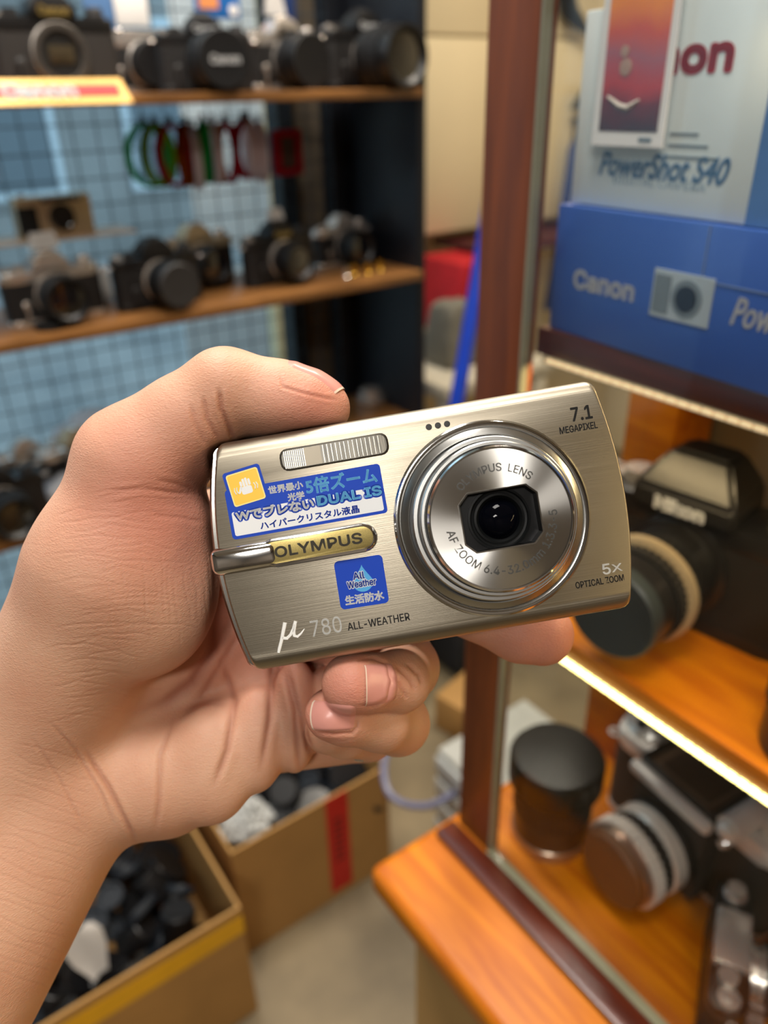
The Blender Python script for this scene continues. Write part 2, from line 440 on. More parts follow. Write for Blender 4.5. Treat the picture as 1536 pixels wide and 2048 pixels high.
nt = m_disc.node_tree; bs = nt.nodes['Principled BSDF']; bs.inputs['Metallic'].default_value = 1; bs.inputs['Base Color'].default_value = lin(190, 188, 184)
bs.inputs['Roughness'].default_value = .30; bs.inputs['Anisotropic'].default_value = .95
tg = nt.nodes.new('ShaderNodeTangent'); tg.direction_type = 'RADIAL'; tg.axis = 'Z'
nt.links.new(tg.outputs[0], bs.inputs['Tangent'])
for v in b.verts: v.co = LC.inverted() @ v.co
disc = cobj('lens_disc', b, m_disc, lens, False); disc.location = (LC.translation) * .001
hole2 = octo(9.05, 6.85, 2.3)
b = NB()
A_ = [b.verts.new(LC @ Vector((x, y, 14.65))) for x, y in hole2]; B2 = [b.verts.new(LC @ Vector((x, y, 14.95))) for x, y in hole2]
C2 = [b.verts.new(LC @ Vector((x * .965, y * .955, 14.95))) for x, y in hole2]
for A1, B1 in ((A_, B2), (B2, C2)):
    for i in range(8): b.faces.new((A1[i], A1[(i + 1) % 8], B1[(i + 1) % 8], B1[i]))
cobj('opening_rim', b, m_ringch, lens, False)
b = NB()
A_ = [b.verts.new(LC @ Vector((x * .965, y * .955, 14.95))) for x, y in hole2]; B2 = [b.verts.new(LC @ Vector((x * .95, y * .94, 11.0))) for x, y in hole2]
for i in range(8): b.faces.new((A_[i], A_[(i + 1) % 8], B2[(i + 1) % 8], B2[i]))
b.faces.new(B2)
m_well = mat('lens_well_black', lin(9, 9, 11), .3, spec=.25)
cobj('lens_well', b, m_well, lens, False)
b = NB(); lathe(b, [(7.2, 11.05), (7.2, 11.9), (6.7, 12.0), (6.4, 11.7), (5.9, 11.6), (5.8, 12.2), (5.3, 12.3), (4.9, 11.9), (4.6, 11.5)], 64, LC, False, False); cobj('lens_retaining_ring', b, mat('lens_ring_dark', lin(11, 13, 14), .45, .0, spec=.2), lens, angle=25)
m_fe = mat('violet_coated_glass', lin(5, 6, 12), .03, 0, spec=.12)
b = NB(); lathe(b, [(4.7, 11.6), (4.2, 12.2), (3.4, 12.8), (2.4, 13.3), (1.2, 13.55), (.002, 13.6)], 48, LC); cobj('front_element', b, m_fe, lens)
# writing on the disc
m_grey = mat('disc_ink', lin(112, 112, 110), .4, .4)
MD = SM @ LC @ T(0, 0, 14.74)
text('lettering', 'OLYMPUS  LENS', m_grey, lens, MD @ Rz(0), width=18.5, height=1.9, arc=(11.6, True), dil=.04)
text('lettering', 'AF ZOOM 6.4-32.0mm 1:3.3-5', m_grey, lens, MD @ Rz(2), width=36, height=2.0, arc=(11.7, False), dil=.04)
# printed words
def word(s, x, y, w, h, m=m_ink, dil=.04, parent=None, z=.03, rz=0, shear=0, ex=0, name='lettering', space=1.0):
    return text(name, s, m, parent or cc, SM @ T(x, y, z) @ Rz(rz), width=w, height=h, dil=dil, shear=shear, extrude=ex, space=space)
word('7.1', 42.2, 20.6, 5.2, 3.5, dil=.13)
word('MEGAPIXEL', 40.9, 17.2, 9.4, 1.75, dil=.06)
word('5', 41.8, -17.9, 2.0, 2.6, m_embl, .06, ex=.12, z=.0); word('X', 44.4, -18.0, 2.5, 1.9, m_embl, .03, ex=.12, z=0)
word('OPTICAL ZOOM', 39.7, -20.6, 12.0, 1.65, dil=.05)
word('ALL-WEATHER', -15.1, -21.2, 15.4, 1.9, dil=.05)
word('780', -27.9, -20.2, 7.6, 4.0, m_embl, .02, ex=.12, z=0)
# the swooping letter of the emblem: three strokes
b = NB()
st = [(-40.4, -24.6, .34), (-40.0, -23.6, .42), (-39.2, -21.8, .42), (-38.3, -19.4, .45), (-37.6, -17.6, .5)]
tube(b, [(x, y, .05) for x, y, r in st], [r for _, _, r in st], 8)
st = [(-38.9, -20.9, .22), (-38.6, -21.3, .4), (-37.8, -21.5, .42), (-36.8, -20.8, .38), (-35.8, -19.4, .40), (-35.0, -17.7, .45)]
tube(b, [(x, y, .05) for x, y, r in st], [r for _, _, r in st], 8)
st = [(-35.3, -18.4, .42), (-35.9, -20.1, .45), (-35.9, -21.2, .42), (-35.2, -21.5, .36), (-34.2, -20.9, .26), (-33.2, -19.9, .12)]
tube(b, [(x, y, .05) for x, y, r in st], [r for _, _, r in st], 8)
for v in b.verts: v.co.z = min(v.co.z, .17)
cobj('emblem_letter', b, m_embl)
# small weather sticker
MS = T(-17.6, -11.0, 0) @ Rz(-1.2 + .4)
b = NB(); prism(b, rrect(5.95, 5.95, 1.1), .01, .06, MS); s1 = cobj('sticker', b, m_blue, None, False); s1['label'] = 'square blue sticker with a water drop'
b = NB(); P_ = []
for k in range(25):
    a = -math.pi / 2 + 2 * math.pi * k / 24; 
    r = 2.6
    x, y = r * math.cos(a), r * math.sin(a)
    if y > 0: x *= max(0, 1 - (y / 2.6) ** 1.0 * .98); y *= 1.55
    P_.append((x + .1 + .35 * max(0, y) / 4, y + .1))
prism(b, P_[:-1], .06, .07, MS @ T(.2, .1, 0)); cobj('water_drop', b, mat('drop_blue', lin(70, 170, 232), .4), s1, False)
word('All', -18.0, -9.3, 3.0, 2.1, m_stw, .22, s1, .085, -.8); word('Weather', -17.6, -11.3, 7.4, 2.1, m_stw, .22, s1, .085, -.8)
word('All', -18.0, -9.3, 2.85, 1.75, m_blue, .05, s1, .10, -.8); word('Weather', -17.6, -11.3, 7.15, 1.7, m_blue, .05, s1, .10, -.8)
word('生活防水', -17.5, -14.9, 9.6, 2.4, m_stw, .11, s1, .085, -.8)
# large sticker
MS = T(-27.6, 10.6, 0) @ Rz(.35)
b = NB(); prism(b, rrect(19.2, 6.1, .9), .01, .05, MS); s2 = cobj('sticker', b, m_blue, None, False); s2['label'] = 'long blue and white sticker with a yellow square'
MY = T(-41.5, 16.6, 0) @ Rz(7.5)
b = NB(); prism(b, rrect(4.7, 4.7, .8), .012, .055, MY); cobj('tab', b, m_blue, s2, False)
b = NB(); prism(b, rrect(18.4, 2.95, .5), .05, .06, MS @ T(0, -2.4, 0)); cobj('white_panel', b, m_stw, s2, False)
b = NB(); prism(b, rrect(4.0, 4.0, .6), .062, .072, MY); cobj('yellow_border', b, mat('sticker_pale_yellow', lin(250, 226, 130), .4, 0, var=.01), s2, False)
b = NB(); prism(b, rrect(3.7, 3.7, .5), .072, .08, MY); yl = cobj('yellow_square', b, m_yel, s2, False)
b = NB()
for k, (x, h_) in enumerate(((-.95, 1.1), (-.25, 1.6), (.45, 1.7), (1.15, 1.3))): prism(b, [(px + x, py + .6 + h_ * .35) for px, py in rrect(.29, h_ * .62, .28)], .082, .09, MY)
prism(b, [(px + .1, py - .75) for px, py in rrect(1.35, .95, .5)], .082, .09, MY); prism(b, [(px * .8 - 1.45 + py * .5, py - .35) for px, py in rrect(.34, .85, .28)], .082, .09, MY)
for s_ in (-1, 1):
    for q in (2.35, 2.95):
        pts = [(s_ * (q - .25 * abs(k)), -.3 + .8 * k, .085) for k in (-1, -.5, 0, .5, 1)]
        tube(b, [MY @ Vector(p_) for p_ in pts], .13, 5)
cobj('hand_symbol', b, m_stw, yl, False)
def sw(s, x, y, w, h, m, dil=.02, z=.075): return text('lettering', s, m, s2, SM @ MS @ T(x, y, z), width=w, height=h, dil=dil)
sw('世界最小', -4.3, 4.25, 8.6, 2.0, m_stw, .09)
sw('光学', -2.2, 1.75, 4.2, 2.0, m_stw, .09)
sw('5倍ズーム', 9.3, 3.55, 17.6, 4.0, m_lblue, .13)
sw('Wでブレない', -7.9, -.55, 20.2, 3.5, m_blue, .55, .07); sw('Wでブレない', -7.9, -.55, 19.4, 2.7, m_stw, .13, .085)
sw('DUAL IS', 10.6, -.35, 16.8, 3.3, m_blue, .62, .07); sw('DUAL IS', 10.6, -.35, 16.0, 2.5, m_lblue, .14, .085)
sw('ハイパークリスタル液晶', .2, -3.9, 24.5, 2.0, m_blue, .07)
# ================================================================== the hand
def vp(px, py, d):                      # photo pixel + distance (m) -> millimetres in a frame at the viewer's eye
    return np.array([(px - 768) / 1538 * d, (1024 - py) / 1538 * d, -d]) * 1000.0
VOX = 0.62
lo = np.array([-205., -170., -285.]); hi = np.array([62., 50., -140.])
NX, NY, NZ = [int(math.ceil(v)) for v in (hi - lo) / VOX]
gx = (lo[0] + VOX * np.arange(NX)).astype(np.float32)[:, None, None]
gy = (lo[1] + VOX * np.arange(NY)).astype(np.float32)[None, :, None]
gz = (lo[2] + VOX * np.arange(NZ)).astype(np.float32)[None, None, :]
BIG = 60.0
class Field:
    def __init__(s): s.f = np.full((NX, NY, NZ), BIG, np.float32)
    def _win(s, a, b):
        i0 = np.clip(((a - lo) / VOX).astype(int), 0, [NX, NY, NZ]); i1 = np.clip(((b - lo) / VOX).astype(int) + 1, 0, [NX, NY, NZ])
        return tuple(slice(p, q) for p, q in zip(i0, i1))
    def add(s, fn, a, b, k):
        w = s._win(np.minimum(a, b) - 14, np.maximum(a, b) + 14)
        d = fn(gx[w[0]], gy[:, w[1]], gz[:, :, w[2]]); f = s.f[w]
        if k <= 0: s.f[w] = np.minimum(f, d)
        else:
            h = np.clip(k - np.abs(f - d), 0, None) / k
            s.f[w] = np.minimum(f, d) - h * h * h * k / 6
    def cone(s, p, q, r0, r1, k=3.0):
        p = np.asarray(p, np.float32); q = np.asarray(q, np.float32); v = q - p; L = float(v @ v)
        def fn(x, y, z):
            t = ((x - p[0]) * v[0] + (y - p[1]) * v[1] + (z - p[2]) * v[2]) / L
            t = np.clip(t, 0, 1)
            return np.sqrt((x - p[0] - t * v[0]) ** 2 + (y - p[1] - t * v[1]) ** 2 + (z - p[2] - t * v[2]) ** 2) - (r0 + (r1 - r0) * t)
        R = max(r0, r1); s.add(fn, np.minimum(p, q) - R, np.maximum(p, q) + R, k)
    def ell(s, c, r, k=6.0, axes=None):
        c = np.asarray(c, np.float32); r = np.asarray(r, np.float32)
        A = np.eye(3, dtype=np.float32) if axes is None else np.asarray(axes, np.float32)
        def fn(x, y, z):
            X_, Y_, Z_ = x - c[0], y - c[1], z - c[2]
            u = [(A[i, 0] * X_ + A[i, 1] * Y_ + A[i, 2] * Z_) for i in range(3)]
            k0 = np.sqrt((u[0] / r[0]) ** 2 + (u[1] / r[1]) ** 2 + (u[2] / r[2]) ** 2)
            k1 = np.sqrt((u[0] / r[0] ** 2) ** 2 + (u[1] / r[1] ** 2) ** 2 + (u[2] / r[2] ** 2) ** 2) + 1e-6
            return k0 * (k0 - 1) / k1
        R = float(r.max()); s.add(fn, c - R, c + R, k)
    def merge(s, o, k):
        if k <= 0: s.f = np.minimum(s.f, o.f); return
        h = np.clip(k - np.abs(s.f - o.f), 0, None) / k
        s.f = np.minimum(s.f, o.f) - h * h * h * k / 6
def chain(F, pts, k=2.5):
    for (a, ra), (b, rb) in zip(pts, pts[1:]): F.cone(a, b, ra, rb, k)
palm = Field()
palm.cone(vp(-30, 1520, .220), vp(-260, 1900, .205), 22, 25, 8)          # forearm, two bones side by side
palm.cone(vp(120, 1600, .226), vp(-95, 1960, .212), 22, 25, 14)
palm.cone(vp(85, 1440, .222), vp(222, 1130, .206), 22, 20.5, 12)           # thumb side
palm.cone(vp(222, 1130, .206), vp(276, 932, .200), 20.5, 14.8, 10)
palm.ell(vp(295, 1165, .206), (19, 25, 15), 12)                           # ball of the thumb
palm.ell(vp(330, 1040, .204), (12, 13, 12), 8)
palm.cone(vp(120, 1560, .228), vp(330, 1545, .229), 20, 17.5, 12)          # heel of the hand
palm.cone(vp(330, 1545, .229), vp(560, 1440, .234), 17, 13.5, 8)
palm.cone(vp(250, 1360, .236), vp(500, 1230, .240), 18, 14, 12)            # hollow of the palm
palm.cone(vp(250, 1250, .236), vp(440, 1060, .238), 18, 13, 12)
palm.cone(vp(470, 1200, .241), vp(540, 1400, .241), 13, 12, 8)
palm.ell(vp(420, 1530, .221), (13, 17, 9), 6)
palm.ell(vp(515, 1480, .223), (8, 15, 8), 5)
palm.ell(vp(590, 1430, .226), (7, 17, 8), 4)
palm.ell(vp(650, 1420, .230), (6, 13, 8), 3)
th = Field()                                                              # thumb
chain(th, [(vp(268, 925, .200), 15.0), (vp(370, 850, .199), 12.6), (vp(452, 786, .198), 11.2), (vp(560, 800, .1985), 9.8), (vp(622, 812, .1985), 8.6), (vp(648, 818, .1985), 6.6)], 4)
th.ell(vp(572, 812, .196), (11, 6.5, 8), 5)
th.ell(vp(385, 905, .203), (8, 7, 8), 6)
palm.merge(th, 7)
idx = Field()
chain(idx, [(vp(430, 1060, .238), 12), (vp(700, 1120, .230), 10.2), (vp(950, 1212, .2205), 9.4), (vp(1040, 1258, .2195), 9.3), (vp(1084, 1268, .2195), 9.0)], 3)
mid = Field()
chain(mid, [(vp(480, 1190, .242), 12), (vp(800, 1318, .236), 10), (vp(812, 1335, .228), 9.6), (vp(798, 1362, .208), 8.2), (vp(735, 1366, .1985), 7.4), (vp(707, 1367, .1955), 7.0)], 3)
mid.ell(vp(700, 1366, .1955), (7.2, 7.4, 6.5), 3)
rin = Field()
chain(rin, [(vp(520, 1370, .243), 12), (vp(785, 1440, .236), 9.6), (vp(795, 1446, .227), 9.2), (vp(760, 1442, .211), 8.1), (vp(690, 1432, .2025), 7.4), (vp(662, 1428, .2005), 6.8)], 3)
pin = Field()
chain(pin, [(vp(560, 1480, .243), 10), (vp(735, 1470, .244), 8), (vp(738, 1470, .237), 7.6), (vp(690, 1466, .224), 7), (vp(655, 1462, .217), 6.4)], 3)
for f_, k_ in ((idx, 5), (mid, 4), (rin, 4), (pin, 4)): palm.merge(f_, .9)
# knuckle ends of the palm run into the fingers
palm.cone(vp(470, 1180, .243), vp(560, 1440, .244), 12, 10, 5)
# flesh gives way to the camera body
ca, sa = math.cos(ang), math.sin(ang); c0 = vp(850, 1051, FD)
X_, Y_ = gx - c0[0], gy - c0[1]
u = ca * X_ + sa * Y_; v = -sa * X_ + ca * Y_; w_ = gz - c0[2]
hwid = np.where(u < 0, 49.6 + 4.3 * (1 - np.clip(v / 28.5, -1, 1) ** 2), 46.8 + 3.6 * (1 - np.clip(v / 28.5, -1, 1) ** 2))
q0 = np.abs(u) - hwid; q1 = np.abs(v) - 28.6; q2 = np.abs(w_ + 11.3) - 11.5
R3 = 3.0
q0 = q0 + R3; q1 = q1 + R3; q2 = q2 + R3
bd = np.sqrt(np.maximum(q0, 0) ** 2 + np.maximum(q1, 0) ** 2 + np.maximum(q2, 0) ** 2) + np.minimum(np.maximum(np.maximum(q0, q1), q2), 0) - R3
F = palm.f; bd = (.25 - bd).astype(np.float32)
k = 1.6; h = np.clip(k - np.abs(F - bd), 0, None) / k
F = np.maximum(F, bd) + h * h * h * k / 6
del bd, q0, q1, q2
# ---- surface nets
def surface_nets(f):
    s = f < 0
    nx, ny, nz = f.shape
    c = [s[i:nx - 1 + i, j:ny - 1 + j, k_:nz - 1 + k_] for i in (0, 1) for j in (0, 1) for k_ in (0, 1)]
    cnt = sum(a.astype(np.uint8) for a in c); act = (cnt > 0) & (cnt < 8)
    idx_ = np.full(act.shape, -1, np.int32); cells = np.argwhere(act); idx_[act] = np.arange(len(cells))
    acc = np.zeros((len(cells), 3)); num = np.zeros(len(cells))
    corner = [(i, j, k_) for i in (0, 1) for j in (0, 1) for k_ in (0, 1)]
    vals = [f[cells[:, 0] + i, cells[:, 1] + j, cells[:, 2] + k_] for i, j, k_ in corner]
    for a in range(8):
        for b_ in range(a + 1, 8):
            ca_, cb_ = corner[a], corner[b_]
            if sum(abs(p - q) for p, q in zip(ca_, cb_)) != 1: continue
            va, vb = vals[a], vals[b_]; m = (va < 0) != (vb < 0)
            t = np.where(m, va / np.where(m, va - vb, 1), 0)
            for ax in range(3): acc[:, ax] += np.where(m, ca_[ax] + t * (cb_[ax] - ca_[ax]), 0)
            num += m
    V = (cells + acc / num[:, None])
    quads = []
    for ax in range(3):
        A = [slice(1, -1)] * 3; B = list(A); A[ax] = slice(0, -1); B[ax] = slice(1, None)
        sa_, sb_ = s[tuple(A)], s[tuple(B)]
        for flip, m in ((False, sa_ & ~sb_), (True, ~sa_ & sb_)):
            e = np.argwhere(m)
            if not len(e): continue
            off = np.ones(3, int); off[ax] = 0; e = e + off
            o1, o2 = [d_ for d_ in range(3) if d_ != ax]
            def ci(d1, d2):
                q = e.copy(); q[:, o1] -= d1; q[:, o2] -= d2; return idx_[q[:, 0], q[:, 1], q[:, 2]]
            Q = np.stack([ci(0, 0), ci(1, 0), ci(1, 1), ci(0, 1)], 1)
            if (ax == 1) != flip: Q = Q[:, ::-1]
            quads.append(Q)
    return V, np.concatenate(quads)
V, Q = surface_nets(F)
V = V * VOX + lo
# light smoothing of the voxel steps
e0 = np.concatenate([Q[:, [0, 1]], Q[:, [1, 2]], Q[:, [2, 3]], Q[:, [3, 0]]])
def smooth(V, it, lam=.5):
    n = len(V); deg = np.bincount(e0.ravel(), minlength=n).astype(float)
    for _ in range(it):
        acc = np.zeros_like(V)
        for ax in range(3):
            acc[:, ax] = np.bincount(e0[:, 0], V[e0[:, 1], ax], n) + np.bincount(e0[:, 1], V[e0[:, 0], ax], n)
        V = V + lam * (acc / deg[:, None] - V)
    return V
V = smooth(V, 3)
def refine(V, Q):
    """split every quad in four"""
    E_ = np.sort(np.concatenate([Q[:, [0, 1]], Q[:, [1, 2]], Q[:, [2, 3]], Q[:, [3, 0]]]), axis=1)
    key = E_[:, 0].astype(np.int64) * len(V) + E_[:, 1]; uk, inv = np.unique(key, return_inverse=True)
    ea, eb = uk // len(V), uk % len(V); n, m, q = len(V), len(uk), len(Q)
    V2 = np.concatenate([V, (V[ea] + V[eb]) / 2, V[Q].mean(1)]); em = (inv.reshape(4, q) + n); fc = np.arange(q) + n + m
    Q2 = np.concatenate([np.stack([Q[:, 0], em[0], fc, em[3]], 1), np.stack([Q[:, 1], em[1], fc, em[0]], 1), np.stack([Q[:, 2], em[2], fc, em[1]], 1), np.stack([Q[:, 3], em[3], fc, em[2]], 1)])
    return V2, Q2
V, Q = refine(V, Q)
e0 = np.concatenate([Q[:, [0, 1]], Q[:, [1, 2]], Q[:, [2, 3]], Q[:, [3, 0]]])
V = smooth(V, 4)
def vnormals(V):
    a, b_, c_, d_ = (V[Q[:, i]] for i in range(4)); fn = np.cross(c_ - a, d_ - b_)
    N = np.zeros_like(V)
    for i in range(4):
        for ax in range(3): N[:, ax] += np.bincount(Q[:, i], fn[:, ax], len(V))
    return N / (np.linalg.norm(N, axis=1)[:, None] + 1e-9)
N = vnormals(V)
# ---- skin folds: shallow grooves along the hand's own crease lines (as seen on the palm side)
D = -V[:, 2] / 1000; PX = 768 + V[:, 0] / 1000 / D * 1538; PY = 1024 - V[:, 1] / 1000 / D * 1538
facing_ = -(N * V).sum(1) / np.linalg.norm(V, axis=1)
def groove(pts, width, depth, bulge=.35):
    global disp, red
    P_ = np.array(pts, float); best = np.full(len(V), 1e9); tt = np.zeros(len(V)); tot = 0
    seg = np.linalg.norm(np.diff(P_, axis=0), axis=1); L = seg.sum()
    for i in range(len(P_) - 1):
        a, b_ = P_[i], P_[i + 1]; v_ = b_ - a
        t = np.clip(((PX - a[0]) * v_[0] + (PY - a[1]) * v_[1]) / (v_ @ v_), 0, 1)
        d_ = np.hypot(PX - a[0] - t * v_[0], PY - a[1] - t * v_[1])
        m = d_ < best; best[m] = d_[m]; tt[m] = (tot + t[m] * seg[i]) / L; tot += seg[i]
    best *= D * 1000 / 1538                                           # to millimetres
    fade = np.clip(np.minimum(tt, 1 - tt) * 6, 0, 1) * np.clip(facing_ * 3, 0, 1)
    g = np.exp(-(best / width) ** 2) * fade; disp = disp - depth * g + depth * bulge * np.exp(-((best - 2.2 * width) / (1.3 * width)) ** 2) * fade
    red = np.maximum(red, g * min(1, depth * 1.6))
disp = np.zeros(len(V)); red = np.zeros(len(V))
for pts, w1, d1 in (
    ([(408, 975), (428, 1040), (437, 1120), (436, 1210), (424, 1300), (385, 1365), (330, 1405), (262, 1432)], 1.6, .7),
    ([(437, 774), (443, 820), (470, 888)], .6, .5), ([(405, 790), (415, 840), (440, 888)], .55, .3), ([(380, 805), (392, 850), (412, 895)], .55, .18),
    ([(215, 985), (285, 978), (350, 985), (410, 990)], .6, .16), ([(310, 960), (350, 968), (400, 985)], .6, .14), ([(300, 1030), (360, 1035), (410, 1045)], .6, .12),
    ([(170, 1500), (215, 1570), (250, 1640), (275, 1690)], .7, .45), ([(95, 1440), (150, 1500), (205, 1590), (230, 1660)], .5, .2), ([(60, 1470), (120, 1560), (170, 1660)], .5, .15),
    ([(440, 1310), (470, 1400), (455, 1500), (425, 1580)], .9, .5), ([(515, 1230), (545, 1330), (540, 1440), (520, 1550)], .9, .5), ([(565, 1330), (590, 1420), (595, 1500), (600, 1548)], .8, .5),
    ([(575, 1330), (600, 1430), (625, 1520)], 1.0, .5), ([(490, 1250), (440, 1330), (400, 1400), (360, 1440)], 1.0, .35), ([(350, 1430), (320, 1510), (318, 1600), (310, 1670)], .8, .3),
    ([(770, 1345), (800, 1370), (815, 1400)], .5, .3), ([(790, 1330), (820, 1360), (832, 1385)], .5, .3), ([(812, 1325), (838, 1350), (845, 1372)], .5, .3),
    ([(708, 1320), (745, 1316), (772, 1326), (781, 1362), (774, 1398), (745, 1412), (712, 1412)], .42, .28), ([(716, 1436), (714, 1455), (704, 1466), (668, 1468), (632, 1464)], .42, .28), ([(560, 750), (566, 774), (610, 787), (655, 797), (680, 800)], .4, .22),
): groove(pts, w1, d1)
rnd = random.Random(5)
for i in range(34):                                                   # fine wrinkles over the ball of the thumb
    y0 = 985 + i * 14 + rnd.uniform(-6, 6); x0 = rnd.uniform(70, 200) - max(0, (y0 - 1150)) * .15; L = rnd.uniform(120, 260)
    groove([(x0 + L * k / 5, y0 + rnd.uniform(-5, 5) - 14 * math.sin(k / 5 * 3)) for k in range(6)], .30, .055, .3)
for i in range(16):
    x0 = 200 + i * 15 + rnd.uniform(-6, 6); y0 = rnd.uniform(1050, 1180); L = rnd.uniform(100, 220)
    groove([(x0 + rnd.uniform(-4, 4) + 4 * k, y0 + L * k / 4) for k in range(5)], .30, .045, .3)
for i in range(18):                                                   # wrist
    y0 = 1480 + i * 26; groove([(20 + 190 * k / 4 - i * 5, y0 + 40 * k / 4 * 1.6 + rnd.uniform(-8, 8)) for k in range(5)], .34, .06, .3)
V = V + N * disp[:, None]
# ---- to the world, one continuous mesh
me = bpy.data.meshes.new('person')
RV = np.array(CM.to_3x3()); Wv = (V / 1000) @ RV.T + np.array(CM.translation)
base_pt = Wv[np.argmin(Wv[:, 2])].copy()
me.from_pydata((Wv - base_pt).tolist(), [], Q.tolist())
me.polygons.foreach_set('use_smooth', [True] * len(me.polygons)); me.update()
person = bpy.data.objects.new('person', me); COL.objects.link(person); person.location = base_pt
tag(person, "person's bare left hand and forearm gripping the silver compact camera, thumb on top", 'person')
# tone of the skin: redder at the finger pads and in the folds
tips = [(vp(700, 1366, .190), 15), (vp(1100, 1275, .212), 20), (vp(640, 1428, .196), 12), (vp(640, 815, .192), 14), (vp(330, 1010, .190), 22), (vp(560, 1240, .23), 25)]
pink = np.zeros(len(V))
for c_, r_ in tips: pink = np.maximum(pink, np.exp(-(np.linalg.norm(V - c_, axis=1) / r_) ** 2))
at = me.attributes.new('fold', 'FLOAT', 'POINT'); at.data.foreach_set('value', red.astype(np.float32))
at = me.attributes.new('pink', 'FLOAT', 'POINT'); at.data.foreach_set('value', pink.astype(np.float32))
m_skin = bpy.data.materials.new('skin'); m_skin.use_nodes = True; nt = m_skin.node_tree; bs = nt.nodes['Principled BSDF']
tc = nt.nodes.new('ShaderNodeTexCoord')
n1 = nt.nodes.new('ShaderNodeTexNoise'); n1.inputs['Scale'].default_value = 45; n1.inputs['Detail'].default_value = 5
nt.links.new(tc.outputs['Object'], n1.inputs['Vector'])
cr = nt.nodes.new('ShaderNodeValToRGB'); cr.color_ramp.elements[0].position = .35; cr.color_ramp.elements[1].position = .68
SK1, SK2, SKP, SKF = lin(203, 152, 124), lin(215, 170, 142), lin(206, 118, 106), lin(150, 78, 58)
cr.color_ramp.elements[0].color = SK1; cr.color_ramp.elements[1].color = SK2
nt.links.new(n1.outputs['Fac'], cr.inputs[0])
def mixattr(prev, attr, col, k):
    a = nt.nodes.new('ShaderNodeAttribute'); a.attribute_name = attr
    m = nt.nodes.new('ShaderNodeMath'); m.operation = 'MULTIPLY'; m.inputs[1].default_value = k
    mx = nt.nodes.new('ShaderNodeMix'); mx.data_type = 'RGBA'; mx.inputs[7].default_value = col
    nt.links.new(a.outputs['Fac'], m.inputs[0]); nt.links.new(m.outputs[0], mx.inputs[0]); nt.links.new(prev, mx.inputs[6]); return mx.outputs[2]
o_ = mixattr(cr.outputs[0], 'pink', SKP, .55); o_ = mixattr(o_, 'fold', SKF, .55)
nt.links.new(o_, bs.inputs['Base Color'])
bs.inputs['Roughness'].default_value = .52; bs.inputs['Specular IOR Level'].default_value = .35
bs.inputs['Subsurface Weight'].default_value = .25; bs.inputs['Subsurface Radius'].default_value = (1.0, .35, .2); bs.inputs['Subsurface Scale'].default_value = .003
vo = nt.nodes.new('ShaderNodeTexVoronoi'); vo.inputs['Scale'].default_value = 900; vo.feature = 'DISTANCE_TO_EDGE'
n3 = nt.nodes.new('ShaderNodeTexNoise'); n3.inputs['Scale'].default_value = 650; n3.inputs['Detail'].default_value = 4
mpz = nt.nodes.new('ShaderNodeMapping'); mpz.inputs['Scale'].default_value = (1, 1, 2.2)
nt.links.new(tc.outputs['Object'], mpz.inputs[0]); nt.links.new(mpz.outputs[0], vo.inputs['Vector']); nt.links.new(mpz.outputs[0], n3.inputs['Vector'])
ad = nt.nodes.new('ShaderNodeMath'); ad.operation = 'ADD'; nt.links.new(vo.outputs['Distance'], ad.inputs[0]); nt.links.new(n3.outputs['Fac'], ad.inputs[1])
bp = nt.nodes.new('ShaderNodeBump'); bp.inputs['Strength'].default_value = .32; bp.inputs['Distance'].default_value = .0004
nt.links.new(ad.outputs[0], bp.inputs['Height']); nt.links.new(bp.outputs[0], bs.inputs['Normal'])
me.materials.append(m_skin)
# ---- nails: curved plates on the finger backs
from mathutils.bvhtree import BVHTree
m_nail = mat('fingernail', lin(216, 150, 138), .3, 0, var=.04, vscale=200)
m_nailtip = mat('nail_edge', lin(232, 208, 188), .35, 0, var=.03)
bvh = BVHTree.FromPolygons([Vector(p) for p in Wv.tolist()], Q.tolist())
eye = Vector((0, 0, H))
base_pt_v = Vector(base_pt)
R3m = CM.to_3x3()
def nail(c, along, normal, length, width, label, nu=18, nv=34, lift=.00035):
    """c: middle of the nail (mm, eye frame); plate laid over the finger back, base rounded"""
    b = NB(); grid = []
    al = Vector(along).normalized(); nn = Vector(normal); nn = (nn - al * nn.dot(al)).normalized(); ac = nn.cross(al)
    for j in range(nv + 1):
        row = []; v_ = j / nv                                   # 0 = free edge, 1 = base
        for i in range(nu + 1):
            w0 = i / nu * 2 - 1
            s_ = (.5 - v_) * length - (.16 * length * (w0 * w0)) * (v_ ** 2 - .55) * -1 * .9
            p_ = Vector(tuple(c)) + al * s_ + ac * (w0 * width / 2 * (1 - .10 * v_ * v_))
            o_w = CM @ ((p_ + nn * 14) * .001); hit = bvh.ray_cast(o_w, -(R3m @ nn))
            if hit[0] is None: q_ = CM @ (p_ * .001); nrm = R3m @ nn
            else: q_ = hit[0]; nrm = hit[1] if hit[1].dot(R3m @ nn) > 0 else -hit[1]
            e_ = min(1, (1 - abs(w0)) * 6) * min(1, (1 - v_) * 7)
            row.append(b.verts.new(q_ + nrm * (lift * (e_ * 1.25 - .25)) - base_pt_v))
        grid.append(row)
    for j in range(nv):
        for i in range(nu):
            f_ = b.faces.new((grid[j][i], grid[j][i + 1], grid[j + 1][i + 1], grid[j + 1][i])); f_.material_index = 1 if j == 0 else 0
    return obj('fingernail', b, [m_nail, m_nailtip], person, True, 80)
nail(vp(743, 1364, .197), (-.82, .02, .5), (.45, .08, 1), 10.5, 10.5, 'middle')
nail(vp(667, 1431, .196), (-1, .02, .12), (-.05, .12, 1), 11.5, 7.6, 'ring')
nail(vp(628, 770, .1985), (.955, -.23, .03), (.2, .93, .30), 15.5, 12.5, 'thumb')
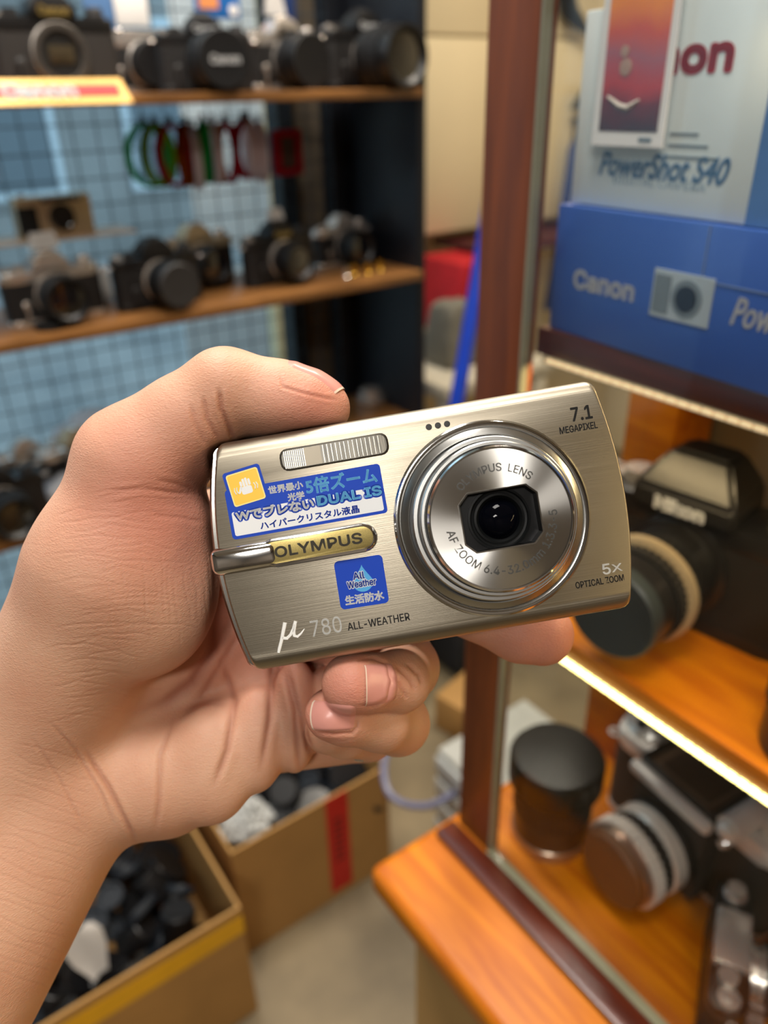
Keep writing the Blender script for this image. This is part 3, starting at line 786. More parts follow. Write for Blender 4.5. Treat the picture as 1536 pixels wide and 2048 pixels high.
# ring on the finger
b = NB(); cpt = Vector(Wv[0]); ctr = CM @ Vector(tuple(vp(722, 1455, .236) / 1000))
axis_dir = (CM.to_3x3() @ Vector(tuple(vp(790, 1470, .236) - vp(560, 1480, .243)))).normalized()
Mr_ = Matrix.Translation(ctr) @ axis_dir.to_track_quat('Z', 'Y').to_matrix().to_4x4()
lathe(b, [(.0086, -.0016), (.0098, -.0016), (.0101, 0), (.0098, .0016), (.0086, .0016)], 40, Matrix.Translation(-base_pt_v) @ Mr_, False, False)
obj('finger_ring', b, mat('dark_silver_ring', lin(150, 148, 144), .2, 1.0, var=.3, vscale=900), person)
# ================================================================== the shop
b = NB(); box(b, -1.9, 2.6, -1.9, 2.05, -0.05, 0.0); struct('floor', b, m_floor)
b = NB(); box(b, -1.9, 2.6, -1.9, 2.05, 2.6, 2.66); struct('ceiling', b, mat('ceiling_white', lin(225, 218, 205), 0.8, 0, var=0.02))
b = NB(); box(b, 1.02, 2.6, 2.0, 2.06, 0, 2.6); struct('wall_back', b, m_cream)
b = NB(); box(b, 2.55, 2.6, -1.9, 2.0, 0, 2.6); struct('wall_right', b, m_cream)
b = NB(); box(b, -1.95, -1.9, -1.9, 1.62, 0, 2.6); struct('wall_left', b, mat('beige_wall_paint', lin(92, 82, 70), 0.7, 0, var=.2, vscale=2))
b = NB(); box(b, -1.9, 2.6, -1.95, -1.9, 0, 2.6); struct('wall_front', b, mat('dark_shop_wall', lin(96, 84, 70), 0.7, 0, var=0.2, vscale=3))
# wall around the shop window behind the rack
m_taupe = mat('taupe_blind', lin(112, 100, 84), 0.7, 0, var=0.10, vscale=30, stretch=(3, 1, 0.2))
b = NB(); box(b, 0.885, 1.02, 1.60, 1.66, 0, 2.6); struct('wall_window', b, m_taupe)
b = NB(); box(b, -1.9, 0.885, 1.60, 1.66, 0, 0.30); struct('wall_sill', b, m_taupe)
# window: frame and pane
b = NB(); box(b, 0.850, 0.885, 1.575, 1.63, 0.30, 2.6); box(b, -1.9, 0.885, 1.58, 1.63, 0.28, 0.32)
w1 = struct('window_1', b, mat('dark_window_frame', lin(28, 32, 36), 0.4, 0.2))
b = NB(); box(b, -1.9, 0.85, 1.615, 1.62, 0.32, 2.6); pane = obj('pane', b, glass_thin('window_glass', (0.86, 0.95, 0.98, 1), 0.6), w1)
# street outside
b = NB(); box(b, -9, 9, 2.3, 12, -0.2, -0.15); struct('ground', b, mat('street_asphalt', lin(160, 160, 158), 0.6, 0, vscale=1.5, col2=lin(110, 114, 116)))
def facade():
    M = T(0, 9, 0)
    t = thing('building', 'pale grey-blue building across the street, seen through the shop window', 'building', M)
    b = NB(); box(b, -9, 9, 0, 0.3, -0.15, 6); obj('wall', b, mat('facade_blue', lin(150, 150, 148), 0.7, 0, vscale=0.8, var=0.2), t, False)
    for i, x in enumerate((-4.2, -2.4, -0.6, 1.2, 3.0)):
        b = NB(); box(b, x, x + 1.1, -0.06, 0.0, 0.5, 2.1); f = obj('window', b, mat('street_window_frame', lin(210, 220, 226), 0.5), t, False)
        b = NB(); box(b, x + .08, x + 1.02, -0.08, -0.05, 0.58, 2.02); obj('pane', b, mat('street_window_glass', lin(96, 108, 116), 0.15), f, False)
facade()
# white sheets taped to the window
def sheet(x0, x1, z0, z1, y, label, m):
    b = NB(); n = 8
    vs = [[b.verts.new((x0 + (x1 - x0) * i / n, y + 0.002 * math.sin(i * 1.7 + k), z0 + (z1 - z0) * k / n)) for i in range(n + 1)] for k in range(n + 1)]
    for k in range(n):
        for i in range(n): b.faces.new((vs[k][i], vs[k][i + 1], vs[k + 1][i + 1], vs[k + 1][i]))
    bmesh.ops.solidify(b, geom=b.faces[:], thickness=0.0006)
    o = obj('paper_sheet', b, m); tag(o, label, 'paper')
def translucent(name, col):
    m = bpy.data.materials.new(name); m.use_nodes = True; nt = m.node_tree
    for n in list(nt.nodes):
        if n.type != 'OUTPUT_MATERIAL': nt.nodes.remove(n)
    out = nt.nodes[0]; a = nt.nodes.new('ShaderNodeBsdfTranslucent'); d = nt.nodes.new('ShaderNodeBsdfDiffuse'); mx = nt.nodes.new('ShaderNodeMixShader')
    a.inputs[0].default_value = col; d.inputs[0].default_value = col; mx.inputs[0].default_value = 0.4
    nt.links.new(a.outputs[0], mx.inputs[1]); nt.links.new(d.outputs[0], mx.inputs[2]); nt.links.new(mx.outputs[0], out.inputs[0])
    return m
m_sheet = translucent('backlit_paper', (0.93, 0.95, 0.95, 1))
sheet(0.655, 0.835, 1.07, 1.90, 1.608, 'tall white paper sheet glowing on the window behind the colourful hanging bands', m_sheet)
sheet(0.60, 0.80, 0.66, 1.03, 1.608, 'white paper sheet glowing on the window below the middle shelf', m_sheet)

# cream cupboard on the back wall
Mc = T(1.46, 1.86, 0.985)
t = thing('wall_cupboard', 'cream wall cupboard with flush doors beyond the shelving rack', 'cupboard', Mc)
b = NB(); box(b, 0, 1.0, 0.02, 0.14, 0, 1.4, 0.003); obj('carcass', b, m_cream, t)
m_door = mat('cream_door_paint', lin(232, 214, 174), 0.5, 0, var=0.02, vscale=5)
for i, (x0, x1) in enumerate(((0.004, 0.33), (0.334, 0.66), (0.664, 0.996))):
    b = NB(); box(b, x0, x1, 0, 0.018, 0.006, 0.50, 0.003); obj('door', b, m_door, t)
    b = NB(); box(b, x0, x1, 0, 0.018, 0.506, 1.39, 0.003); obj('door', b, m_door, t)
# dark red box on the low shelf under it
b = NB(); box(b, -0.30, 0.55, -0.14, 0.14, 0, 0.02, 0.002)
o = obj('wall_shelf', b, mat('dark_red_wood', lin(70, 14, 16), 0.5)); o.location = (1.85, 1.80, 0.945); tag(o, 'dark maroon board under the cream cupboard', 'shelf')
b = NB(); prism(b, hull_pts(0.28, 0.20, 0.02), 0, 0.20, bevel=0.012)
o = obj('cloth_bundle', b, mat('red_cloth', lin(196, 14, 28), 0.8, var=0.12, bump=0.3, bscale=40)); o.location = (1.56, 1.74, 0.74); tag(o, 'red cloth bundle stacked below the cream cupboard', 'cloth')

def bag(name, label, M, w, d, h, m, cat, handle=True):
    t = thing(name, label, cat, M)
    b = NB()
    bmesh.ops.create_cube(b, size=1)
    bmesh.ops.subdivide_edges(b, edges=b.edges[:], cuts=4, use_grid_fill=True)
    for v in b.verts:
        f = 1 - 0.35 * max(0, v.co.z + .1); p = v.co
        r = 0.86 + 0.14 * (1 - min(1, (abs(p.x) * 2) ** 4 + (abs(p.y) * 2) ** 4) / 2)
        v.co = Vector((p.x * w * f * r, p.y * d * f * r, (p.z + .5) * h + 0.01 * math.sin(p.x * 9 + p.y * 7) * (p.z > 0)))
    o = obj('body', b, m, t, True, 60)
    s = o.modifiers.new('sub', 'SUBSURF'); s.levels = s.render_levels = 1
    if handle:
        b = NB(); tube(b, [(-w * .2, 0, h * .95), (-w * .17, 0, h * 1.12), (0, 0, h * 1.2), (w * .17, 0, h * 1.12), (w * .2, 0, h * .95)], 0.008)
        obj('handle', b, m, t)
    return t
# white step frame with things on it behind the rack
Mst = T(1.33, 1.50, 0)
t = thing('side_table', 'low white metal side table behind the brown showcase post', 'table', Mst)
m_wm = mat('white_enamel', lin(222, 212, 190), 0.45)
b = NB(); box(b, -0.18, 0.20, -0.12, 0.12, 0.68, 0.72, 0.008); obj('tabletop', b, m_wm, t)
for x in (-0.15, 0.155):
    for y in (-0.095, 0.095):
        b = NB(); box(b, x - .022, x + .022, y - .022, y + .022, 0, 0.68, 0.004); obj('leg', b, m_wm, t)
bag('camera_bag', 'grey padded bag lying on the white side table', T(1.30, 1.53, 0.72), 0.14, 0.12, 0.16, mat('grey_canvas', lin(120, 116, 104), 0.85, bump=0.3, bscale=600), 'bag', False)
bag('camera_bag', 'black padded bag on the white side table beside the blue pole', T(1.44, 1.52, 0.72), 0.15, 0.15, 0.18, mat('black_canvas', lin(36, 36, 38), 0.85, bump=0.3, bscale=600), 'bag')
# blue pole leaning
p0, p1 = at_y(918, 800, 1.22), at_y(975, 440, 1.30)
p1 = at_y(975, 440, 1.30); base = at_z(806, 1440, .004); d_ = base - p1
b = NB(); tube(b, [base, p1, p1 - d_ * 0.12], 0.017, 14); o = obj('pole', b, mat('blue_plastic', lin(14, 62, 190), 0.35)); tag(o, 'bright blue pole leaning behind the brown showcase post', 'pole')

# ------------------------------------------------------------------ display rack
SH = [(1.346, 1.362), (1.020, 1.038), (0.698, 0.716), (0.385, 0.403)]     # under, top of each board
Mr = T(0, 1.26, 0)
rack = thing('shelving_rack', 'wooden display rack of used cameras standing against the window', 'rack', Mr)
for z0, z1 in SH:
    b = NB(); box(b, -0.75, 0.985, 0, 0.235, z0, z1, 0.002); obj('shelf_board', b, m_shelfwood, rack)
b = NB(); box(b, 0.986, 1.006, 0.02, 0.33, 0, 2.3, 0.002); obj('side_panel', b, m_navy, rack)
b = NB(); box(b, 0.94, 0.9855, 0.255, 0.30, 0, 2.3, 0.002); obj('upright', b, m_navy, rack)
for x in (-0.72,):
    b = NB(); box(b, x - .02, x + .02, 0.2, 0.236, 0, 2.3, 0.002); obj('upright', b, m_navy, rack)
# wire mesh panel hung behind the shelves
b = NB()
y = 0
x = -0.72
while x < 0.94:
    tube(b, [(x, 0, 0.20), (x, 0, 2.1)], 0.0013, 5); x += 0.042
z = 0.20
while z < 2.1:
    tube(b, [(-0.72, 0.0022, z), (0.94, 0.0022, z)], 0.0013, 5); z += 0.043
o = obj('wire_grid', b, m_wire, None, True, 80); o.location = (0, 1.507, 0); tag(o, 'dark square wire mesh panel behind the shelves of cameras', 'mesh panel')

# ------------------------------------------------------------------ single lens reflex cameras
def slr(label, x, y, z, rz=0, group=None, body=m_leather, trim=m_black, prism_m=None, kind='pent', L=0.05, R=0.031, front='glass',
        cap_m=None, captext=None, name_txt=None, txt_m=None, s=1.12, M=None, lens_m=None, rim=None, name='film_camera', lens_band=None):
    Mx = M if M is not None else T(x, y, z) @ Rz(rz) @ Matrix.Scale(s, 4)
    t = thing(name, label, 'camera', Mx, group)
    prism_m = prism_m or trim; lens_m = lens_m or m_black; rim = rim or m_black
    w, d = 0.140, 0.034
    out = hull_pts(w, d, 0.014, 6)
    b = NB(); prism(b, out, 0.009, 0.060); obj('body', b, body, t)
    b = NB(); prism(b, [(px * 1.003, py * 1.02) for px, py in out], 0, 0.009, bevel=0.0015); obj('base_plate', b, trim, t)
    b = NB(); prism(b, [(px * 1.003, py * 1.02) for px, py in out], 0.060, 0.074, bevel=0.002); obj('top_plate', b, trim, t)
    # pentaprism housing
    if kind == 'pent':
        b = NB()
        lo = [(-.027, -.020), (.027, -.020), (.027, .017), (-.027, .017)]
        mi = [(-.025, -.021), (.025, -.021), (.025, .016), (-.025, .016)]
        hi = [(-.012, -.015), (.012, -.015), (.012, .012), (-.012, .012)]
        ring = lambda P, zz: [b.verts.new((px, py, zz)) for px, py in P]
        r0, r1, r2 = ring(lo, 0.0735), ring(mi, 0.084), ring(hi, 0.098)
        for A, B in ((r0, r1), (r1, r2)):
            for i in range(4): b.faces.new((A[i], A[(i + 1) % 4], B[(i + 1) % 4], B[i]))
        b.faces.new(r0[::-1]); b.faces.new(r2)
        bmesh.ops.bevel(b, geom=[e for e in b.edges], offset=0.0022, segments=2, affect='EDGES')
        obj('prism_housing', b, prism_m, t)
        b = NB(); box(b, -.009, .009, -.009, .009, .098, .1005, .0008); obj('hot_shoe', b, m_silver if trim is not m_black else m_darkgrey, t)
        if name_txt:
            text('nameplate', name_txt, txt_m or m_whitepaint, t, T(0, -.0216, .0795) @ Rx(90), width=.034, dil=.0006, extrude=.0004)
    elif kind == 'flat':
        b = NB(); box(b, -.030, .030, -.016, .016, .0735, .082, .002); obj('viewfinder_housing', b, prism_m, t)
        if name_txt:
            text('nameplate', name_txt, txt_m or m_whitepaint, t, T(0.02, -.0180, .067) @ Rx(90), width=.03, dil=.0006, extrude=.0004)
    elif kind == 'range':
        for xx, ww in ((-.045, .012), (.01, .010), (.040, .018)):
            b = NB(); box(b, xx - ww / 2, xx + ww / 2, -.0185, -.015, .062, .0715, .0008); obj('viewfinder_window', b, m_lensglass, t)
        if name_txt:
            text('nameplate', name_txt, txt_m or m_whitepaint, t, T(-.015, -.0180, .067) @ Rx(90), width=.03, dil=.0006, extrude=.0004)
    # lens (axis along -Y)
    ML = T(0, -d / 2, .0385) @ Rx(90)
    b = NB(); lathe(b, [(.0315, -.002), (.0315, .003), (.029, .004)], 40, ML); obj('lens_mount', b, m_silver, t)
    if front == 'open':
        b = NB(); 
        prof = [(.030, .003), (.030, .007), (.0235, .007), (.0225, -.001), (.0218, .0042)]
        lathe(b, prof, 40, ML, cap0=False, cap1=False); obj('throat', b, mat('grey_bayonet', lin(110, 106, 102), 0.35, 0.7), t)
        b = NB(); lathe(b, [(.0225, .0041), (.0005, .0040)], 32, ML, False); obj('mirror_chamber', b, mat('chamber_black', lin(14, 13, 12), .6), t)
        b = NB(); box(b, -.014, .014, -.0222, -.0212, .030, .047, .0004); obj('mirror', b, mat('mirror_glass', lin(90, 80, 62), .2, .4), t)
    else:
        b = NB(); lathe(b, [(.027, .003), (.027, .010), (R * .96, .0115), (R * .96, L * .35)], 40, ML); obj('aperture_ring', b, rim, t)
        b = NB(); gear(b, R, .0009, L * .35, L * .72, 40, ML); obj('focus_ring', b, m_rubber, t)
        b = NB(); lathe(b, [(R * .95, L * .72), (R * .97, L * .78), (R * .97, L), (R * .86, L), (R * .80, L - .004), (R * .62, L - .009), (R * .6, L - .010)], 40, ML, cap0=False, cap1=False)
        obj('lens_barrel', b, lens_m, t)
        b = NB()
        if front == 'glass':
            lathe(b, [(R * .82, L - .007), (R * .55, L - .0055), (R * .25, L - .0045), (.0005, L - .0043)], 32, ML); obj('front_element', b, m_lensglass, t)
        else:
            lathe(b, [(R * .98, L - .004), (R * .98, L + .0035), (R * .93, L + .0048), (R * .6, L + .0042), (.0005, L + .0042)], 40, ML); cp = obj('lens_cap', b, cap_m or m_darkgrey, t)
            if captext: text('lettering', captext, m_whitepaint, cp, T(0, -d / 2 - L - .0050, .0385) @ Rx(90), width=R * 1.15, dil=.0008, extrude=.0003)
    # controls
    dm = m_silver if trim is not m_black else m_darkgrey
    b = NB(); gear(b, .0085, .0006, .074, .082, 22, T(-.040, .002, 0)); obj('shutter_dial', b, dm, t)
    b = NB(); lathe(b, [(.010, .074), (.010, .0775), (.004, .0785), (.004, .081)], 24, T(-.058, .0, 0)); obj('shutter_button', b, m_silver, t)
    b = NB(); lathe(b, [(.0115, .074), (.0115, .078), (.0095, .079), (.0095, .084), (.0088, .085)], 28, T(.052, .0, 0)); obj('rewind_knob', b, dm, t)
    for sx in (-1, 1):
        pts = [(sx * (.0705 + .005 * (1 - math.cos(a))), .005 * math.sin(a) - .006, .064) for a in [i * math.pi / 5 for i in range(10)]]
        b = NB(); tube(b, pts, .0011, 6, True); obj('strap_lug', b, m_silver, t)
    b = NB(); lathe(b, [(.0055, -.001), (.0055, .003), (.004, .004)], 20, T(-.044, -d / 2, .030) @ Rx(90)); box(b, -.0465, -.0415, -d / 2 - .004, -d / 2 - .002, .010, .030, .0008); obj('self_timer_lever', b, dm, t)
    return t

def place(px, py, y): return at_y(px, py, y)
G1, G2, G3 = 'cameras on the top shelf', 'cameras on the middle shelf', 'cameras on the bottom shelf'
z1, z2, z3, z4 = [s[1] for s in SH]
X = lambda px, py, y: at_y(px, py, y).x
# top shelf
slr('black film camera without a lens, standing behind the red and gold sign', X(112, 110, 1.33), 1.335, z1, 4, G1, body=mat('worn_leatherette', lin(42, 38, 36), 0.6, bump=.3, bscale=900), front='open', name_txt='Canon', txt_m=m_goldpaint, s=1.3)
slr('silver-topped film camera with a fat black zoom lens turned to the left', X(314, 130, 1.40), 1.452, z1, -4, G1, trim=m_silver, prism_m=m_silver, kind='flat', L=.03, R=.03, front='cap', cap_m=m_rubber)
slr('all-black film camera with a dark prism and lettered lens cap', X(412, 120, 1.36), 1.365, z1, -9, G1, name_txt='Canon', L=.085, R=.037, front='cap', cap_m=m_rubber, captext='Canon')
slr('small silver rangefinder camera with flash window between two bigger cameras', X(487, 120, 1.42), 1.458, z1, 0, G1, trim=m_silver, kind='range', L=.012, R=.024, front='glass', s=1.0)
slr('silver film camera with round black lens cap and white card on its prism', X(570, 130, 1.36), 1.37, z1, 8, G1, trim=m_silver, prism_m=m_silver, L=.055, R=.037, front='cap', cap_m=m_rubber, name_txt='Canon', txt_m=m_black)
slr('large black film camera with wide lens at the right end of the top shelf', X(728, 120, 1.35), 1.36, z1, 6, G1, L=.085, R=.040, front='glass', name_txt='Canon', s=1.25)
# middle shelf
slr('silver film camera with fast lens and white card on its prism, middle shelf left', X(108, 575, 1.33), 1.345, z2, 4, G2, trim=m_silver, prism_m=m_silver, L=.050, R=.032, front='glass')
slr('black film camera with a grey lens cap on the middle shelf', X(318, 560, 1.33), 1.34, z2, 6, G2, L=.055, R=.033, front='cap', cap_m=m_darkgrey, rim=m_silver)
slr('film camera with champagne prism half hidden behind the black one', X(402, 540, 1.43), 1.447, z2, 10, G2, trim=m_champ, prism_m=m_champ, L=.045, R=.030, front='glass')
slr('black film camera with gilt nameplate and pale card on its prism', X(560, 520, 1.36), 1.37, z2, 10, G2, L=.048, R=.031, front='glass', name_txt='Canon', txt_m=m_goldpaint)
slr('silver-topped film camera in the back row at the right end of the middle shelf', X(684, 470, 1.43), 1.437, z2, 8, G2, trim=m_silver, prism_m=m_silver, L=.055, R=.034, front='glass', s=1.0)
# bottom shelf
slr('black lens-forward film camera cut by the left edge on the bottom shelf', X(5, 1030, 1.31), 1.325, z3, 8, G3, L=.06, R=.034, front='glass')
slr('silver-topped film camera on the bottom shelf behind the thumb knuckle', X(150, 860, 1.40), 1.41, z3, 14, G3, trim=m_silver, prism_m=m_champ, L=.045, R=.032, front='glass')
slr('black film camera on the bottom shelf peeking over the thumb', X(505, 720, 1.40), 1.40, z3, 6, G3, L=.05, R=.032, front='glass', s=1.15)
slr('silver film camera on the lowest shelf at the left edge of the picture', X(12, 1225, 1.33), 1.345, z4, 6, G3, trim=m_silver, prism_m=m_silver, L=.045, R=.031, front='glass')
# compact on its own ledge
zl = at_y(120, 470, 1.44).z
b = NB(); box(b, -.16, .16, -.04, .055, -.004, 0, .001)
o = obj('ledge', b, mat('tan_acrylic', lin(196, 168, 140), 0.3, 0, var=.03)); o.location = (X(70, 470, 1.44), 1.44, zl); tag(o, 'narrow tan ledge hooked on the wire mesh under a champagne camera', 'ledge')
M = T(X(108, 430, 1.43), 1.435, zl) @ Rz(4)
t = thing('film_camera', 'boxy champagne compact film camera alone on the tan ledge', 'camera', M, G2)
b = NB(); box(b, -.062, .062, -.015, .015, 0, .064, .004); obj('body', b, m_champ, t)
b = NB(); box(b, -.062, -.030, -.018, -.0145, .006, .050, .002); obj('grip', b, m_rubber, t)
b = NB(); box(b, -.020, .045, -.0165, -.0148, .054, .062, .0006); obj('viewfinder_window', b, m_lensglass, t)
b = NB(); lathe(b, [(.021, 0), (.021, .006), (.018, .010), (.016, .010), (.015, .006), (.0005, .006)], 32, T(.008, -.015, .030) @ Rx(90)); obj('lens', b, m_lensglass, t)
b = NB(); lathe(b, [(.006, 0), (.006, .004)], 20, T(-.045, 0, .064)); obj('shutter_button', b, m_silver, t)
# white folded price cards
def card(label, x, y, z, rz, w=.034, h=.026):
    b = NB()
    v = [b.verts.new(p) for p in ((-w / 2, -.006, 0), (w / 2, -.006, 0), (w * .42, 0, h), (-w * .42, 0, h), (-w / 2, .006, 0), (w / 2, .006, 0))]
    b.faces.new((v[0], v[1], v[2], v[3])); b.faces.new((v[3], v[2], v[5], v[4]))
    bmesh.ops.solidify(b, geom=b.faces[:], thickness=.0005)
    o = obj('price_card', b, m_paper, None, False); o.matrix_world = T(x, y, z) @ Rz(rz); tag(o, label, 'card', 'folded white price cards')
card('folded white card perched on the silver camera with the round black cap', X(553, 75, 1.37), 1.37, z1 + .1126, 8, .040, .03)
card('folded white card on the silver camera at the left of the middle shelf', X(92, 510, 1.345), 1.345, z2 + .1126, 4, .045, .024)
card('pale folded card on the black camera with gilt nameplate', X(552, 452, 1.37), 1.37, z2 + .1126, 10, .034, .02)
# white plastic case between cameras
M = T(X(200, 560, 1.40), 1.43, z2) @ Rz(6)
t = thing('plastic_case', 'small rounded white plastic case with a round hollow between two cameras', 'case', M)
b = NB(); prism(b, hull_pts(.05, .055, .012), 0, .018, T(0, .012, 0.0275) @ Rx(90), bevel=.003); obj('shell', b, m_white, t)
b = NB(); lathe(b, [(.0125, 0), (.0125, .003), (.009, .003), (.008, .0005), (.0005, .0005)], 24, T(-.008, .0125 - .019 + .001, .033) @ Rx(90)); obj('ring', b, mat('grey_plastic', lin(150, 156, 160), .4), t)
# lens cap lying flat
b = NB(); lathe(b, [(.026, 0), (.027, .002), (.027, .007), (.024, .009), (.0005, .0085)], 32)
o = obj('lens_cover', b, m_rubber); p = at_z(105, 655, z2); o.location = (p.x, max(p.y, 1.29), z2); tag(o, 'black lens cap lying flat at the front of the middle shelf', 'lens cap')
# brass and steel film canisters
for i, (px, py, m, lab) in enumerate(((692, 545, m_chrome, 'tiny shiny steel canister at the front of the middle shelf'), (712, 536, m_gold, 'tiny brass canister next to the steel one'), (735, 530, m_gold, 'brighter tiny brass canister in front of the back camera'), (764, 524, m_gold, 'tiny brass canister nearest the dark side panel'))):
    b = NB(); lathe(b, [(.007, 0), (.0085, .001), (.0085, .003), (.0075, .004), (.0075, .015), (.0085, .016), (.0085, .018), (.003, .018), (.003, .022)], 24)
    o = obj('film_canister', b, m); o.location = (X(px, py, 1.31), 1.31 + .008 * (i % 2), z2); tag(o, lab, 'canister', 'tiny metal canisters')
# sign on the top shelf edge
M = T(X(90, 180, 1.252), 1.248, z1 - .013) @ Rz(.5) @ Matrix.Scale(.88, 4)
t = thing('shelf_sign', 'red and gold bar sign lettered in white on the top shelf', 'sign', M)
b = NB(); prism(b, [(-.020, 0), (.012, 0), (.012, .034), (.004, .034)], -.17, .105, Ry(90) @ Rz(90), bevel=.001)
bmesh.ops.transform(b, matrix=I4, verts=b.verts)
b.free(); b = NB()
prof = [(-.020, 0), (.010, 0), (.010, .036), (.004, .036)]
lo = [b.verts.new((-.22, y_, z_)) for y_, z_ in prof]; hi = [b.verts.new((.130, y_, z_)) for y_, z_ in prof]
hi[2].co.x -= .008; hi[3].co.x -= .008
for i in range(4): b.faces.new((lo[i], lo[(i + 1) % 4], hi[(i + 1) % 4], hi[i]))
b.faces.new(lo[::-1]); b.faces.new(hi); bmesh.ops.bevel(b, geom=b.edges[:], offset=.0012, segments=2, affect='EDGES')
obj('gold_bar', b, mat('gold_enamel', lin(232, 186, 104), .35, 0.2, var=.03), t)
Mf = T(0, -.0084, .0185) @ Rx(math.degrees(math.atan2(.036, .024)))      # slanted front face
b = NB(); box(b, -.219, .113, -.0085, .0105, 0, .0009); [setattr(v, 'co', Mf @ v.co) for v in b.verts]; obj('red_band', b, m_red, t, False)
text('lettering', 'Canon', m_whitepaint, t, Mf @ T(-.012, .001, .0011), width=.112, height=.024, dil=.0022, extrude=.0006)
# coloured bands hanging on hooks of the mesh
def band(px, py, m, label, rz, r=.052, w=.016, sq=False, dx=0):
    p = at_y(px, py, 1.46)
    t = thing('wrist_strap', label, 'strap', T(p.x, 1.46, p.z) @ Rz(rz), 'coloured straps hanging on the wire mesh')
    b = NB(); n = 28; inn, out_ = [], []
    for i in range(n):
        a = 2 * math.pi * i / n; ca, sa = math.cos(a), math.sin(a)
        k = 1.0
        if sq: k = .92 / max(abs(ca), abs(sa)) ** .75
        out_.append((r * .78 * ca * k, r * sa * k)); inn.append(((r * .78 - .006) * ca * k, (r - .006) * sa * k))
    for yy in (-w / 2, w / 2): pass
    V = [[b.verts.new((px_, yy, pz_)) for px_, pz_ in ring] for yy in (-w / 2, w / 2) for ring in (out_, inn)]
    for A, B in ((V[0], V[2]), (V[3], V[1]), (V[1], V[0]), (V[2], V[3])):
        for i in range(n): b.faces.new((A[i], A[(i + 1) % n], B[(i + 1) % n], B[i]))
    obj('loop', b, m, t)
    b = NB(); box(b, -.004, .004, -.004, .004, r - .002, r + .012, .001); obj('buckle', b, m_black, t)
    # hook reaching back to the mesh
    b = NB(); tube(b, [(0, 0, r + .014), (0, 0, r + .010), (0, .0, r + .012), (0, .0, r + .014)], .0012, 6)
    obj('hook', b, m_wire, t)
mg = translucent('green_rubber', lin(60, 180, 96)); mlg = translucent('lime_rubber', lin(150, 180, 60))
mr = translucent('crimson_rubber', lin(190, 40, 58)); mw = translucent('white_rubber', lin(240, 226, 226))
mo = translucent('dark_orange_rubber', lin(170, 84, 20))
for px, py, m, lab, rz in ((296, 312, mg, 'outermost green strap hanging at the left of the row', 10), (318, 312, mlg, 'lime strap second from the left in the hanging row', 30),
                          (348, 312, mr, 'crimson strap just right of the lime one', 25), (376, 312, mo, 'dark orange strap hanging between red ones', 50), (392, 318, mw, 'left one of the white hanging straps', 72),
                          (412, 306, mg, 'dark green strap tucked between white straps', 60), (432, 308, mw, 'white strap in the middle of the hanging row', 75), (455, 306, mr, 'crimson strap right of the middle white one', 40),
                          (492, 300, mr, 'crimson strap behind a pair of white straps', 35), (500, 300, mw, 'left of the two white straps near the red frame', 74), (521, 306, mw, 'rightmost white hanging strap', 74)):
    band(px, py, m, lab, rz)
p = at_y(575, 305, 1.455)
t = thing('picture_holder', 'crimson rectangular plastic frame hanging at the right of the straps', 'picture holder', T(p.x, 1.455, p.z) @ Rz(8))
b = NB()
for a in ((-.033, .033, .028, .040), (-.033, .033, -.040, -.028), (-.033, -.018, -.028, .028), (.018, .033, -.028, .028)): box(b, a[0], a[1], -.006, .006, a[2], a[3], .001)
obj('border', b, mr, t)
b = NB(); box(b, -.018, .018, -.002, .003, -.028, .028); obj('backing', b, mat('dark_brown_card', lin(70, 46, 40), .6), t)
# cards pinned high on the mesh
for px, py, w, h, m, lab, col2 in ((265, 8, .060, .060, m_paper, 'cream paper notice clipped to the mesh above the top shelf', None), (440, -12, .085, .070, mat('blue_card', lin(30, 110, 190), .5), 'blue printed card hanging above the black camera', 1), (205, 20, .05, .09, mat('steel_blue_card', lin(84, 122, 170), .5), 'steel-blue packet hanging beside the cream notice', None), (575, 30, .05, .11, mat('navy_pouch', lin(24, 52, 104), .7), 'dark blue pouch hanging from the mesh above the silver camera', None)):
    p = at_y(px, py, 1.47)
    t = thing('hang_card', lab, 'card', T(p.x, 1.485, p.z) @ Rz(0))
    b = NB(); box(b, -w / 2, w / 2, -.003, .003, -h / 2, h / 2, .001); obj('sheet', b, m, t)
    if col2:
        b = NB(); box(b, -w / 2 + .006, 0, -.0042, -.003, -h / 2 + .014, h / 2 - .006); obj('picture', b, mat('orange_print', lin(236, 150, 90), .5), t)
        b = NB(); lathe(b, [(.009, 0), (.009, .0015)], 24, T(w / 2 - .014, -.003, -h / 2 + .013) @ Rx(90)); obj('badge', b, m_paper, t)
# bottom shelf odds and ends
def lump(name, label, cat, loc, sc, m, seed=0, rz=0, amp=.12):
    rnd = random.Random(seed); b = NB(); bmesh.ops.create_icosphere(b, subdivisions=3, radius=1)
    ph = [rnd.uniform(0, 6) for _ in range(6)]
    for v in b.verts:
        p = v.co; k = 1 + amp * (math.sin(3 * p.x + ph[0]) * math.sin(4 * p.y + ph[1]) + .6 * math.sin(7 * p.z + ph[2]) * math.sin(6 * p.x + ph[3]))
        v.co = Vector((p.x * k * sc[0], p.y * k * sc[1], (max(p.z, -.75) + .75) * k * sc[2] * .57))
    o = obj(name, b, m, None, True, 60); o.matrix_world = T(*loc) @ Rz(rz); tag(o, label, cat); return o
m_clear = translucent('crumpled_clear_plastic', (.88, .90, .94, 1))
p = at_y(170, 790, 1.46); lump('plastic_bag', 'crumpled clear plastic bag at the back of the bottom shelf', 'bag', (p.x, 1.445, z3), (.075, .03, .125), m_clear, 3)
p = at_y(80, 960, 1.36); lump('plastic_bag', 'clear plastic bag with yellowish label on the bottom shelf at left', 'bag', (p.x + .045, 1.36, z3), (.045, .035, .045), m_clear, 5)
p = at_z(97, 985, z3); t = thing('film_box', 'small white and pale yellow film box on the bottom shelf at left', 'box', T(p.x, max(p.y, 1.275), z3) @ Rz(10))
